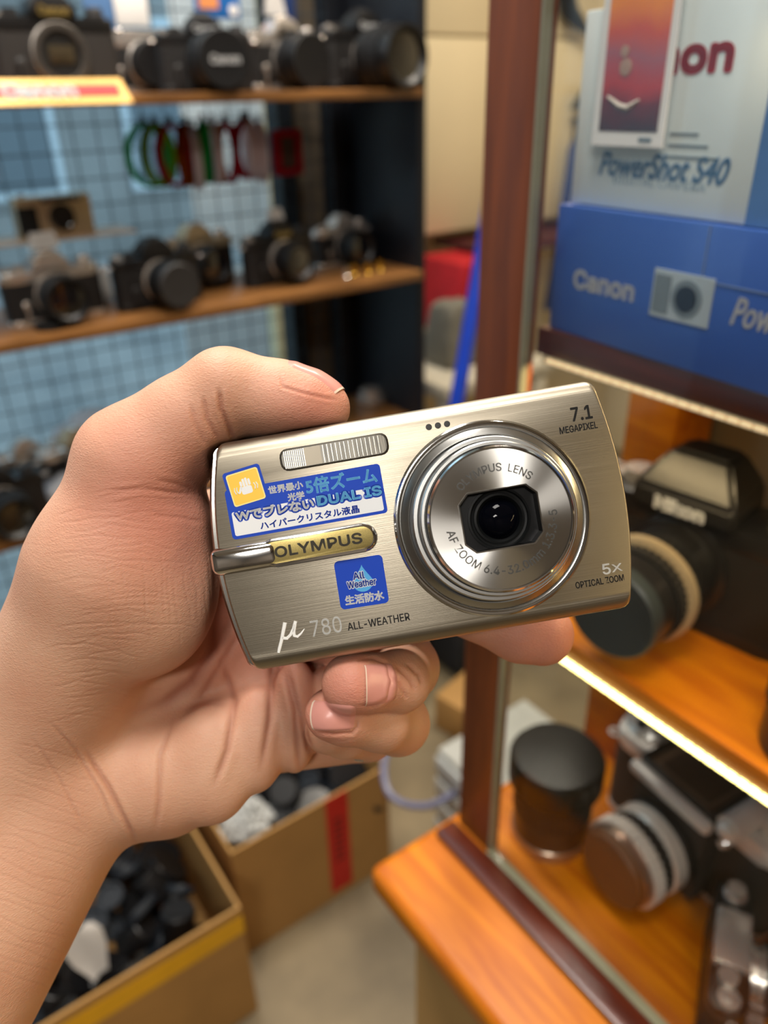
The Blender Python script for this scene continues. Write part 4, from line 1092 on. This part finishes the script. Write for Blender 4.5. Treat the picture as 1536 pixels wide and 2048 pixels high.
b = NB(); box(b, -.032, .032, 0, .035, 0, .026, .001); obj('carton', b, m_white, t)
b = NB(); box(b, -.0322, .010, -.0006, .0, .002, .018, .0002); obj('yellow_label', b, mat('pale_yellow_print', lin(240, 224, 150), .5), t)
p = at_z(60, 925, z3); slr('film camera with white card beside the film box on the bottom shelf', at_y(62, 930, 1.42).x, 1.445, z3, 6, G3, trim=m_silver, prism_m=m_silver, L=.03, R=.03, front='glass', s=1.0)
b = NB(); lathe(b, [(.034, 0), (.035, .003), (.034, .012), (.026, .016), (.025, .028), (.015, .030), (.0005, .030)], 32)
o = obj('viewfinder_attachment', b, m_silver); p = at_z(742, 800, z3); o.location = (p.x, min(p.y, 1.45), z3); tag(o, 'round silver accessory at the right end of the bottom shelf', 'accessory')
# ================================================================== glass showcase
ZB = H - .583
XG = .325
# base board
t = thing('showcase', 'orange pine glass showcase on the right with lit shelves', 'showcase', T(XG, 0, ZB))
t_sc = t
Z = lambda v: H + v - ZB            # local height from value below the eye
def P(x): return x - XG
b = NB(); box(b, P(.232), P(.60), -.75, .372, -.030, 0, .009, 4); obj('base_board', b, m_base, t)
b = NB(); box(b, P(.262), P(.57), -.70, .345, -ZB, -.0305, .002); obj('cabinet_body', b, m_card, t)
b = NB(); box(b, P(.298), P(.3195), -.70, .362, .0002, .007, .002); obj('sill_molding', b, m_mold, t)
b = NB(); box(b, P(.3245), P(.335), .3195, .361, .0002, Z(.16), .0015); obj('post', b, m_post, t)
b = NB(); box(b, P(.495), P(.545), .320, .366, .0002, Z(.10), .0015); obj('post', b, m_base, t)
for zb, hh in ((-.338, .013), (-.138, .016)):
    b = NB(); box(b, P(.3345), P(.545), -.70, .318, Z(zb), Z(zb + hh), .001); obj('shelf_board', b, m_base if zb < -.2 else m_mold, t)
b = NB(); box(b, P(.3290), P(.56), -.70, .3185, Z(.085), Z(.112), .002); obj('top_board', b, m_mold, t)
b = NB(); box(b, P(.3300), P(.3395), -.70, .196, Z(.0325), Z(.0845), .001); obj('lamp_rail', b, m_mold, t)
b = NB(); box(b, P(.552), P(.56), -.70, .36, .0002, Z(.035), .001); obj('back_panel', b, mat('showcase_back', lin(120, 104, 76), .6, var=.12, vscale=8), t)
m_pane = glass_thin('showcase_glass', (.985, .99, .985, 1), .5)
m_edge = mat('glass_edge', lin(140, 138, 116), .35, 0, spec=.4)
b = NB(); box(b, P(.3230), P(.3270), -.70, .3160, .0064, Z(.0848)); fp = obj('front_pane', b, m_pane, t, False)
b = NB(); box(b, P(.3205), P(.3285), -.70, .3190, .0003, .006); box(b, P(.3222), P(.3282), .3174, .3192, .006, Z(.0848)); obj('pane_edge', b, m_edge, t, False)
b = NB(); box(b, P(.361), P(.494), .343, .348, .0004, Z(.0848)); obj('side_pane', b, m_pane, t, False)
# LED strips under the boards
m_led = mat('led_strip', (1.0, .84, .30, 1), .4, 0, emit=7.0, var=0)
m_ledhouse = mat('led_channel', lin(220, 205, 170), .35, .2)
def led(z, x0, x1, y0, y1, label, ml, LEDW, hh):
    e = thing('led_strip', label, 'lamp', T(x0, 0, H + z), 'warm strip lights in the showcase')
    b = NB(); box(b, .0008, x1 - x0, y0, y1, -hh, 0, 0); obj('channel', b, m_ledhouse, e, False)
    b = NB()
    yy = y1 - .004
    while yy > y0 + .01:
        box(b, -.0004, .0008, yy - .0056, yy, -hh + .001, -.0010); yy -= .0070
    d = obj('diodes', b, ml, e, False); d['kind'] = 'stuff'
    l = bpy.data.lights.new('led_glow', 'AREA'); l.shape = 'RECTANGLE'; l.size = x1 - x0; l.size_y = y1 - y0; l.energy = LEDW; l.color = (1, .74, .38)
    lo = bpy.data.objects.new('led_glow', l); COL.objects.link(lo); lo.parent = e; lo.location = ((x1 - x0) / 2, (y0 + y1) / 2, -.0045)
m_led2 = mat('dim_led_strip', (1.0, .74, .42, 1), .4, 0, emit=.55, var=0)
led(-.3382, .3335, .342, -.68, .312, 'bright yellow-white strip light under the lower shelf of the showcase', m_led, 5.5, .0062)
led(-.1382, .3335, .342, -.68, .312, 'pale dimmer strip light under the shelf carrying the blue box', m_led2, 1.6, .0042)
led(.0323, .3305, .339, -.68, .192, 'warm strip light along the top of the showcase', m_led, 2.8, .004)

# ------------------------------------------------------------------ boxes on the upper shelf
zt = H - .138 + .0162
def carton(name, label, x, y, z, rz, w, d, h, m, group=None):
    """front face at local x=0 looking along -X; runs along -Y"""
    t = thing(name, label, 'box', T(x, y, z) @ Rz(rz), group)
    b = NB(); box(b, 0, d, -w, 0, 0, h, .0008); obj('carton', b, m, t)
    return t
MF = lambda y, z: Matrix(((0, 0, -1, -.0004), (-1, 0, 0, y), (0, 1, 0, z), (0, 0, 0, 1)))      # lettering frame on the front face
m_bluebox = mat('blue_box_print', lin(58, 96, 176), .35, 0, var=.03, vscale=10, coat=.2)
m_greybox = mat('pale_grey_box_print', lin(222, 230, 228), .4, 0, var=.015, coat=.1)
bb_h = .068
bb = carton('camera_box', 'blue cardboard camera box with white lettering and a camera picture', .3375, .312, zt, -4, .190, .12, bb_h, m_bluebox)
def on_face(t, px, py):
    """point of the carton's front face seen at a photo position: local (y, z)"""
    Mi = t.matrix_world.inverted(); o_ = Mi @ Vector((0, 0, H)); d_ = Mi.to_3x3() @ ray(px, py); k = -o_.x / d_.x; q = o_ + d_ * k
    return q.y, q.z
bpy.context.view_layer.update()
def print_text(t, s, m, px0, py0, px1, py1, hgt, **k):
    a, c = on_face(t, px0, py0), on_face(t, px1, py1)
    return text('lettering', s, m, t, MF((a[0] + c[0]) / 2, (a[1] + c[1]) / 2), width=abs(a[0] - c[0]), height=hgt, **k)
print_text(bb, 'Canon', m_whitepaint, 1148, 560, 1270, 580, .0105, dil=.0006)
print_text(bb, 'PowerShot', m_whitepaint, 1466, 615, 1700, 680, .013, dil=.0003, shear=.3, sans=False)
y1_, z1_ = on_face(bb, 1303, 600); y0_, z0_ = on_face(bb, 1425, 605)
b = NB(); box(b, -.0007, 0, y0_, y1_, z0_ - .0125, z0_ + .0105, .0003); pc = obj('camera_picture', b, mat('print_silver', lin(176, 188, 196), .4), bb, False)
yl = y0_ + (y1_ - y0_) * .40; zl_ = z0_ - .001
b = NB(); box(b, -.0010, -.0006, y1_ - .011, y1_ - .0012, z0_ - .010, z0_ + .008); obj('grip_print', b, mat('print_grey', lin(120, 132, 140), .4), pc, False)
b = NB(); lathe(b, [(.0088, 0), (.0088, .0004)], 28, T(-.0007, yl, zl_) @ Ry(-90)); obj('lens_print', b, mat('print_grey', lin(120, 132, 140), .4), pc, False)
b = NB(); lathe(b, [(.0060, 0), (.0060, .0004)], 28, T(-.0011, yl, zl_) @ Ry(-90)); obj('lens_print', b, mat('print_dark', lin(38, 44, 60), .3), pc, False)
ys_, zs_ = on_face(bb, 1420, 460); ye_, ze_ = on_face(bb, 1405, 560)
b = NB(); box(b, -.0005, .0, ys_ - .0006, ys_, ze_, bb_h - .0005); obj('flap_seam', b, mat('seam_grey', lin(120, 140, 176), .5), bb, False)
b = NB(); box(b, -.0005, .0, -.185, ys_, ze_ - .0006, ze_); obj('flap_seam', b, mat('seam_grey', lin(120, 140, 176), .5), bb, False)
gb = carton('camera_box', 'pale grey camera box with red and blue lettering lying on the blue box', .342, .308, zt + bb_h + .0005, -4, .190, .11, .088, m_greybox)
bpy.context.view_layer.update()
m_canred = mat('print_red', lin(206, 34, 50), .4); m_script = mat('print_steel_blue', lin(116, 162, 204), .4)
print_text(gb, 'Canon', m_canred, 1215, 115, 1470, 112, .0150, dil=.0012)
print_text(gb, 'PowerShot S40', m_script, 1200, 325, 1460, 345, .0115, dil=.0004, shear=.3, sans=False)
print_text(gb, 'DIGITAL CAMERA', mat('print_pale_blue', lin(150, 172, 186), .4), 1228, 358, 1412, 376, .0036)
yp_, zp_ = on_face(gb, 1340, 270)
for i in range(3):
    b = NB(); box(b, -.0004, 0, yp_ - .016 - .006 * i, yp_, zp_ - .0048 * i, zp_ - .0048 * i + .0011); obj('small_print', b, mat('print_grey', lin(120, 132, 140), .4), gb, False)
yb_, zb_ = on_face(gb, 1518, 300)
b = NB(); box(b, -.0005, .0, -.190, yb_, .0, .088); obj('blue_panel', b, mat('print_mid_blue', lin(88, 130, 186), .4), gb, False)
# photo print hung in front
def grad_print():
    m = bpy.data.materials.new('red_photo_print'); m.use_nodes = True; nt = m.node_tree; bs = nt.nodes['Principled BSDF']
    tc = nt.nodes.new('ShaderNodeTexCoord'); n = nt.nodes.new('ShaderNodeTexNoise'); n.inputs['Scale'].default_value = 38
    sx = nt.nodes.new('ShaderNodeSeparateXYZ'); ad = nt.nodes.new('ShaderNodeMath'); ad.operation = 'MULTIPLY_ADD'; ad.inputs[1].default_value = .28
    mr = nt.nodes.new('ShaderNodeMapRange'); mr.inputs['From Min'].default_value = 0.0; mr.inputs['From Max'].default_value = .080
    cr = nt.nodes.new('ShaderNodeValToRGB'); e = cr.color_ramp.elements
    e[0].position = .08; e[0].color = lin(40, 16, 24); e[1].position = 1; e[1].color = lin(250, 140, 30)
    for p_, c_ in ((.30, lin(110, 22, 34)), (.42, lin(190, 50, 52)), (.62, lin(170, 90, 100)), (.80, lin(214, 80, 50))):
        k = e.new(p_); k.color = c_
    nt.links.new(tc.outputs['Object'], n.inputs['Vector']); nt.links.new(tc.outputs['Object'], sx.inputs[0]); nt.links.new(sx.outputs['Z'], mr.inputs[0])
    nt.links.new(n.outputs['Fac'], ad.inputs[0]); nt.links.new(mr.outputs[0], ad.inputs[2])
    su = nt.nodes.new('ShaderNodeMath'); su.operation = 'SUBTRACT'; su.inputs[1].default_value = .14
    nt.links.new(ad.outputs[0], su.inputs[0]); nt.links.new(su.outputs[0], cr.inputs[0]); nt.links.new(cr.outputs[0], bs.inputs['Base Color'])
    bs.inputs['Roughness'].default_value = .25
    return m
ca_, cb_ = at_x(1182, 283, .3335), at_x(1330, 292, .3335)
cw = (ca_.y - cb_.y); kk = cw / .041
t = thing('photo_card', 'white-bordered glossy red and orange photo card in front of the pale box', 'photo', T(.3335, ca_.y, min(ca_.z, cb_.z) - .001) @ Rz(-3))
tall = H + .060 - t.matrix_world.translation.z
ztop = at_x(1262, 0, .3335).z - t.matrix_world.translation.z
b = NB(); box(b, 0, .0012, -cw, 0, 0, tall, .0003); obj('border', b, m_paper, t, False)
b = NB(); box(b, -.0003, 0, -cw + .0035 * kk, -.0042 * kk, .0062 * kk, tall); gm = grad_print(); obj('print', b, gm, t, False)
[n_ for n_ in gm.node_tree.nodes if n_.type == 'MAP_RANGE'][0].inputs['From Max'].default_value = ztop
b = NB(); tube(b, [(-.0006, -.008 * kk, .020 * kk), (-.0006, -.015 * kk, .0165 * kk), (-.0006, -.020 * kk, .0155 * kk), (-.0006, -.026 * kk, .0185 * kk)], [.0006, .0013, .0014, .0006], 6); obj('silver_stroke', b, mat('print_cream', lin(226, 214, 200), .4), t)
b = NB(); lathe(b, [(.0036, 0), (.0036, .0004), (.0024, .0005)], 20, T(-.0003, -.0165 * kk, .031 * kk) @ Ry(-90)); lathe(b, [(.0024, 0), (.0024, .0004)], 16, T(-.0003, -.0152 * kk, .037 * kk) @ Ry(-90)); obj('silver_blot', b, mat('print_silver2', lin(190, 150, 130), .4), t)
b = NB(); box(b, -.0003, 0, -cw + .006 * kk, -cw + .013 * kk, .0022 * kk, .0040 * kk); obj('small_print', b, mat('print_grey', lin(120, 132, 140), .4), t, False)

# ------------------------------------------------------------------ Nikon and friends on the middle shelf
zs = H - .338 + .0134
def facing(x, y, z, extra=0, s=1.0): return T(x, y, z) @ Rz(-90 + extra) @ Matrix.Scale(s, 4)
m_fl = mat('black_glossy_paint', lin(24, 23, 24), .3)
t = slr('large black film camera with silver-ringed lens behind the glass', 0, 0, 0, M=facing(.428, .250, zs, 8, 1.14), body=m_leather, trim=m_fl, prism_m=m_fl, kind='none', L=.066, R=.0275, front='cap', cap_m=mat('frosted_cap', lin(40, 46, 48), .4), rim=m_fl, name_txt='Nikon', lens_m=m_fl)
for c_ in t.children:
    if c_.name.startswith('lens_mount'): c_.data.materials[0] = m_fl
# tall slab-sided finder of that camera
b = NB()
fr = [(-.030, -.024, .070), (.030, -.024, .070), (.030, -.026, .084), (-.030, -.026, .084)]
A = [b.verts.new(p_) for p_ in ((-.031, -.024, .072), (.031, -.024, .072), (.029, .020, .072), (-.029, .020, .072))]
B_ = [b.verts.new(p_) for p_ in ((-.030, -.025, .086), (.030, -.025, .086), (.028, .018, .090), (-.028, .018, .090))]
C_ = [b.verts.new(p_) for p_ in ((-.017, -.010, .106), (.017, -.010, .106), (.015, .014, .106), (-.015, .014, .106))]
for A1, B1 in ((A, B_), (B_, C_)):
    for i in range(4): b.faces.new((A1[i], A1[(i + 1) % 4], B1[(i + 1) % 4], B1[i]))
b.faces.new(A[::-1]); b.faces.new(C_); bmesh.ops.bevel(b, geom=b.edges[:], offset=.0025, segments=3, affect='EDGES'); obj('prism_housing', b, m_fl, t)
text('nameplate', 'Nikon', m_whitepaint, t, T(0, -.0257, .0785) @ Rx(88), width=.030, height=.0085, dil=.0008, extrude=.0004)
b = NB(); lathe(b, [(.028, 0), (.0318, .001), (.0318, .0055), (.028, .0065)], 48, T(0, -.050, .0385) @ Rx(90)); obj('silver_ring', b, m_champ, t)
b = NB(); box(b, -.075, -.052, -.030, .016, .0, .078, .006); obj('grip', b, m_rubber, t)
slr('dark film camera with a dull gold rim, second on the middle showcase shelf', 0, 0, 0, M=facing(.425, .062, zs, 4, 1.05), body=m_leather, trim=m_fl, prism_m=m_fl, L=.045, R=.033, front='cap', cap_m=m_rubber, rim=m_gold)
# black zoom lens hanging over the front edge side
b = NB(); 
t = thing('camera_lens', 'stout black lens standing at the right edge of the middle showcase shelf', 'lens', T(.372, .118, zs))
lathe(b, [(.030, 0), (.032, .002), (.032, .030)], 40); obj('barrel', b, m_fl, t)
b = NB(); gear(b, .0325, .001, .030, .052, 44); obj('focus_ring', b, m_rubber, t)
b = NB(); lathe(b, [(.032, .052), (.033, .056), (.033, .068), (.0005, .0685)], 40); obj('lens_cap', b, m_darkgrey, t)
# ------------------------------------------------------------------ bottom level
zb = ZB + .0004
p = at_z(1095, 1690, zb)
t = thing('camera_lens', 'dark capped lens standing upright in the corner by the post', 'lens', T(p.x + .012, p.y + .010, zb))
b = NB(); lathe(b, [(.034, 0), (.034, .010), (.033, .011)], 44); obj('mount_ring', b, mat('brushed_steel_ring', lin(190, 170, 150), .3, .9), t)
b = NB(); lathe(b, [(.033, .010), (.0325, .034)], 44); obj('barrel', b, m_fl, t)
b = NB(); gear(b, .033, .001, .034, .058, 46); obj('focus_ring', b, m_rubber, t)
b = NB(); lathe(b, [(.033, .058), (.037, .064), (.040, .068), (.040, .090), (.037, .094), (.0005, .0945)], 48); obj('lens_cap', b, mat('olive_black_cap', lin(13, 11, 7), .25, spec=.15), t)

def folder_slr(M):
    t = thing('film_camera', 'silver-topped camera with open waist-level finder and brown lens cap', 'camera', M)
    w, d = .138, .034; out = hull_pts(w, d, .012, 6)
    bl = mat('brown_black_leather', lin(44, 36, 32), .6, bump=.3, bscale=900)
    b = NB(); prism(b, out, .006, .066); obj('body', b, bl, t)
    b = NB(); prism(b, [(x * 1.003, y * 1.02) for x, y in out], 0, .006, bevel=.001); obj('base_plate', b, m_warm, t)
    b = NB(); prism(b, [(x * 1.004, y * 1.03) for x, y in out], .066, .080, bevel=.0025); obj('top_plate', b, m_warm, t)
    # mirror box in front
    b = NB(); box(b, -.030, .030, -.034, -.012, .008, .084, .003); obj('mirror_box', b, bl, t)
    b = NB(); box(b, -.033, .033, -.0395, -.031, .077, .087, .004); obj('front_trim', b, m_warm, t)
    # finder hood: four walls with hollow
    fh = thing_part('finder_hood', t)
    b = NB(); box(b, -.029, .029, -.032, -.0305, .084, .0915, .0006); box(b, -.029, -.0275, -.030, .014, .084, .0915, .0006); box(b, .0275, .029, -.030, .014, .084, .0915, .0006); box(b, -.029, .029, .0125, .014, .084, .0915, .0006)
    obj('hood_wall', b, m_fl, fh)
    b = NB(); box(b, -.031, .031, .0095, .0165, .0885, .0945, .0025); obj('hood_rim', b, m_warm, fh)
    b = NB(); box(b, -.0275, .0275, -.0305, .0125, .083, .0845); obj('focusing_screen', b, mat('ground_glass', lin(92, 74, 58), .3), fh)
    b = NB(); box(b, -.020, .020, -.022, .006, .0846, .0856); obj('screen_mask', b, mat('screen_dark', lin(52, 38, 28), .3), fh)
    b = NB(); lathe(b, [(.0085, 0), (.0085, .048), (.0075, .049)], 24, T(.040, -.030, .0885) @ Rx(-90)); lathe(b, [(.0045, 0), (.006, .004), (.003, .006)], 18, T(.040, -.030, .0885) @ Rx(90)); obj('flash_tube', b, m_warm, t)
    # wind knob, dial
    b = NB(); gear(b, .0125, .0008, .080, .092, 26, T(.056, .002, 0)); lathe(b, [(.012, .092), (.008, .094), (.0005, .094)], 28, T(.056, .002, 0)); obj('wind_knob', b, m_warm, t)
    b = NB(); lathe(b, [(.017, .080), (.017, .084), (.0155, .086), (.007, .0865), (.007, .090), (.0005, .090)], 34, T(-.052, .002, 0)); obj('rewind_disc', b, mat('pale_alloy', lin(214, 212, 206), .3, .8), t)
    b = NB(); lathe(b, [(.0035, .086), (.0035, .0895)], 16, T(-.052, -.008, 0)); obj('disc_pin', b, m_black, t)
    b = NB(); tube(b, [(-.052, -.004, .0935), (-.03, -.004, .096)], .002, 8); obj('rewind_crank', b, m_warm, t)
    # lens, pointing forward
    ML = T(0, -.034, .038) @ Rx(90)
    b = NB(); lathe(b, [(.0305, 0), (.0305, .006), (.029, .0075)], 48, ML); obj('lens_mount', b, m_black, t)
    b = NB(); lathe(b, [(.0295, .0075), (.0295, .0165), (.0275, .018)], 48, ML); obj('silver_ring', b, m_warm, t)
    b = NB(); gear(b, .0272, .0008, .018, .027, 30, ML); obj('scale_ring', b, m_fl, t)
    b = NB(); gear(b, .0285, .0014, .027, .036, 36, ML); obj('focus_ring', b, m_warm, t)
    b = NB(); lathe(b, [(.0275, .036), (.0270, .041), (.0255, .042)], 48, ML); obj('front_ring', b, mat('rosy_alloy', lin(190, 160, 140), .3, .9), t)
    b = NB(); lathe(b, [(.0262, .041), (.0262, .045), (.0245, .047), (.0005, .047)], 48, ML); obj('lens_cap', b, mat('brown_cap', lin(96, 58, 28), .5), t)
    for sx in (-1, 1):
        pts = [(sx * (.0695 + .004 * (1 - math.cos(a))), .004 * math.sin(a) - .008, .062) for a in [i * math.pi / 5 for i in range(10)]]
        b = NB(); tube(b, pts, .0011, 6, True); obj('strap_lug', b, m_warm, t)
    b = NB(); lathe(b, [(.0045, 0), (.0045, .008), (.003, .010)], 16, T(.037, -.018, .070) @ Rx(90)); obj('sync_socket', b, m_chrome, t)
    return t
def thing_part(name, parent):
    o = bpy.data.objects.new(name, None); COL.objects.link(o); o.parent = parent; return o
folder_slr(T(.460, .217, zb) @ Rz(-90 - 6) @ Matrix.Scale(1.2, 4))
# camera in the lower right corner
t = slr('chrome and black camera with thick lens at the lower right corner', 0, 0, 0, M=T(.382, .135, zb) @ Rz(30) @ Matrix.Scale(.75, 4), body=m_leather, trim=m_fl, prism_m=m_silver, kind='flat', L=.042, R=.031, front='glass', rim=m_silver, lens_m=mat('rosy_alloy', lin(190, 160, 140), .3, .9))
b = NB(); gear(b, .013, .0012, 0, .014, 24, T(-.050, -.017, .050) @ Rx(90)); obj('side_knob', b, mat('brown_grey_knob', lin(96, 78, 70), .4, .4), t)

# ------------------------------------------------------------------ seen past the showcase: strap and hanging bits
ps = [at_y(px, py, 1.835) for px, py in ((1150, 236), (1147, 300), (1130, 420), (1110, 540), (1094, 620))]
b = NB(); tube(b, ps, [.012, .017, .017, .015, .014], 10); o = obj('neck_strap', b, mat('navy_webbing', lin(40, 58, 116), .7)); tag(o, 'dark blue neck strap hanging from a black hook on the cream cupboard', 'strap')
p = at_y(1153, 212, 1.835); b = NB(); bmesh.ops.create_cone(b, segments=4, radius1=.06, radius2=.008, depth=.06, cap_ends=True)
for v in b.verts: v.co.y *= .35
o = obj('strap_hook', b, m_black); o.location = p + Vector((.03, 0, .02)); tag(o, 'black wedge-shaped hook holding the dark blue strap', 'hook')
p = at_y(1140, 25, 1.83); b = NB(); tube(b, [p + Vector((-.05, 0, .09)), p, p + Vector((.035, 0, -.02)), p + Vector((.09, 0, -.055))], [.026, .026, .020, .007], 10); o = obj('pouch', b, m_navy); tag(o, 'dark navy pouch tail hanging on the cream cupboard beside the post', 'pouch')
# ================================================================== cartons on the floor
def open_box(name, label, x0, x1, y0, y1, h, tape=None):
    t = thing(name, label, 'box', T((x0 + x1) / 2, (y0 + y1) / 2, 0))
    w, d = (x1 - x0) / 2, (y1 - y0) / 2; k = .005
    b = NB(); box(b, -w, w, -d, d, .0005, .006); obj('bottom', b, m_card, t, False)
    for a in ((-w, w, -d, -d + k), (-w, w, d - k, d), (-w, -w + k, -d + k, d - k), (w - k, w, -d + k, d - k)):
        b = NB(); box(b, a[0], a[1], a[2], a[3], .006, h, .0008); obj('wall', b, m_card, t, False)
    return t, w, d
m_ytape = mat('yellow_tape', lin(242, 182, 8), .35, var=.03); m_rtape = mat('red_tape', lin(206, 26, 16), .35, var=.05)
t, w, d = open_box('cardboard_box', 'open cardboard box with yellow tape, full of black lens caps', -.16, .234, .745, 1.13, .27)
b = NB(); box(b, -w, w, -d - .0008, -d - .0001, .212, .252); obj('yellow_tape', b, m_ytape, t, False)
t, w, d = open_box('cardboard_box', 'open cardboard box with red tape down its front', .262, .577, .84, 1.16, .27)
b = NB(); box(b, .022, .068, -d - .0008, -d - .0001, .02, .2702); rt = obj('red_tape', b, m_rtape, t, False)
b = NB()
for k in range(7): box(b, .036, .054, -d - .0012, -d - .0008, .10 + .017 * k, .109 + .017 * k)
obj('faded_print', b, mat('faded_dark_print', lin(120, 18, 14), .5), rt, False)
# black caps and small parts heaped in the boxes
rnd = random.Random(11)
protos = []
def cap_proto(name, R, h, m, ring):
    b = NB(); lathe(b, [(R * .96, 0), (R, .002), (R, h - .002), (R * .93, h), (R * (.75 if ring else .3), h), (R * .7, h * .5 if ring else h * 1.02), (.0005, h * .5 if ring else h * 1.02)], 24)
    o = obj(name, b, m); o['category'] = 'lens cap'; return o
mb = [mat('dull_black_plastic', lin(20, 20, 22), .4), mat('blue_black_plastic', lin(30, 36, 44), .45), mat('glossy_black_plastic', lin(22, 22, 24), .2)]
for i, (nm, R, h, ring) in enumerate((('lens_cover', .030, .010, False), ('body_cover', .031, .013, True), ('lens_cover', .038, .012, False), ('lens_case', .026, .050, False), ('lens_cover', .024, .010, True))):
    protos.append(cap_proto(nm, R, h, mb[i % 3], ring))
labs = {'lens_cover': 'black plastic lens cap in the heap inside', 'body_cover': 'black body cap in the heap inside', 'lens_case': 'black cylindrical lens case in the heap inside'}
used = set()
def heap(x0, x1, y0, y1, zlo, zhi, n, where, grp):
    for i in range(n):
        p_ = rnd.choice(protos)
        if p_.name not in used: o = p_; used.add(p_.name)
        else: o = p_.copy(); COL.objects.link(o)
        kx, ky = (i % 6 + .5) / 6, ((i // 6) % 6 + .5) / 6
        o.matrix_world = T(x0 + (x1 - x0) * kx + rnd.uniform(-.02, .02), y0 + (y1 - y0) * ky + rnd.uniform(-.02, .02), rnd.uniform(zlo, zhi)) @ Rz(rnd.uniform(0, 360)) @ Rx(rnd.uniform(-50, 50)) @ Ry(rnd.uniform(-40, 40))
        o['label'] = labs[p_.name.split('.')[0]] + ' ' + where; o['category'] = 'case' if 'case' in p_.name else 'cap'; o['group'] = grp
heap(-.10, .19, .80, 1.09, .10, .145, 36, 'the yellow-taped box', 'black caps in the yellow-taped box')
heap(-.10, .19, .80, 1.09, .15, .20, 36, 'the yellow-taped box', 'black caps in the yellow-taped box')
heap(.30, .54, .88, 1.12, .13, .17, 30, 'the red-taped box', 'black caps in the red-taped box')
heap(.30, .54, .88, 1.12, .18, .215, 36, 'the red-taped box', 'black caps in the red-taped box')
# white tag and bubble wrap
p = at_z(190, 1935, .245)
b = NB(); n = 8; prof = [(.012, .0), (.018, .020), (.026, .042), (.029, .066), (.022, .084), (.011, .090)]
L_ = []
for k, (hw, zz) in enumerate(prof): L_.append([b.verts.new((hw * s, .004 * math.cos(s * 2 + k * .6), zz)) for s in (-1, -.5, 0, .5, 1)])
for A, B in zip(L_, L_[1:]):
    for i in range(4): b.faces.new((A[i], A[i + 1], B[i + 1], B[i]))
bmesh.ops.solidify(b, geom=b.faces[:], thickness=.0012)
o = obj('paper_tag', b, m_paper, None, True, 60); o.matrix_world = T(p.x + .005, p.y + .012, .205) @ Rz(20) @ Rx(-18); tag(o, 'white paper tag sticking out of the yellow-taped box', 'tag')
def bubble(loc):
    b = NB(); R = .045
    pts = []
    for i in range(9):
        for j in range(9):
            u, v = (i - 4) / 4, (j - 4) / 4; q = math.sqrt(u * u + v * v)
            if q > 1.05: continue
            x_, y_ = u * R, v * R; z_ = .045 * (1 - q * q) + .006 * math.sin(5 * u) * math.cos(4 * v)
            M = T(x_, y_, z_); bb_ = bmesh.ops.create_icosphere(b, subdivisions=2, radius=.0072, matrix=M)
    bmesh.ops.create_uvsphere(b, u_segments=20, v_segments=10, radius=R * .98, matrix=T(0, 0, -.004) @ Matrix.Diagonal((1, 1, .9, 1)))
    o = obj('bubble_wrap', b, mat('bubble_plastic', lin(196, 198, 196), .15, 0, spec=.7)); o.location = loc; tag(o, 'crumpled bubble wrap ball in the red-taped box corner', 'bubble wrap')
p = at_z(492, 1645, .225); bubble((max(p.x, .318), max(p.y, .90), .225))
# things beyond the boxes, left of the post
p = at_z(905, 1560, 0.0)
b = NB()
t = thing('slatted_crate', 'white slatted plastic crate on the floor just left of the post foot', 'crate', T(.662, .80, 0))
for k in range(5):
    b = NB(); box(b, -.006, .0, -.34, .0, .02 + .055 * k, .06 + .055 * k, .002); obj('slat', b, mat('white_slat', lin(214, 216, 212), .5), t)
b = NB(); box(b, .0005, .22, -.34, .0, .0005, .295, .003); obj('core', b, mat('pale_core', lin(190, 190, 182), .6), t)
pts = []
for k, (px, py) in enumerate(((782, 1480), (768, 1530), (775, 1580), (805, 1606), (850, 1612), (885, 1600), (920, 1580), (960, 1568))):
    q = at_z(px, py, .29 - .01 * k); pts.append(q)
from mathutils import geometry
def smooth_pts(P, n=6):
    out = []
    for i in range(len(P) - 1):
        p0, p1, p2, p3 = P[max(i - 1, 0)], P[i], P[i + 1], P[min(i + 2, len(P) - 1)]
        for k in range(n):
            t_ = k / n; out.append(.5 * ((2 * p1) + (p2 - p0) * t_ + (2 * p0 - 5 * p1 + 4 * p2 - p3) * t_ ** 2 + (3 * p1 - p0 - 3 * p2 + p3) * t_ ** 3))
    out.append(P[-1]); return out
b = NB(); tube(b, smooth_pts(pts), .0065, 10); o = obj('cable', b, mat('grey_blue_hose', lin(120, 122, 150), .3)); tag(o, 'grey-blue looped cable hanging between carton and showcase', 'cable')
bag('camera_bag', 'dark bag on the floor behind the fingers', T(1.17, 1.26, 0), .30, .2, .30, mat('black_canvas', lin(36, 36, 38), .85), 'bag')
b = NB(); box(b, -.07, .07, -.05, .05, .0005, .10, .002); o = obj('cardboard_box', b, m_card); o.matrix_world = T(.965, 1.05, 0) @ Rz(12); tag(o, 'small closed cardboard box behind the foot of the post', 'box')
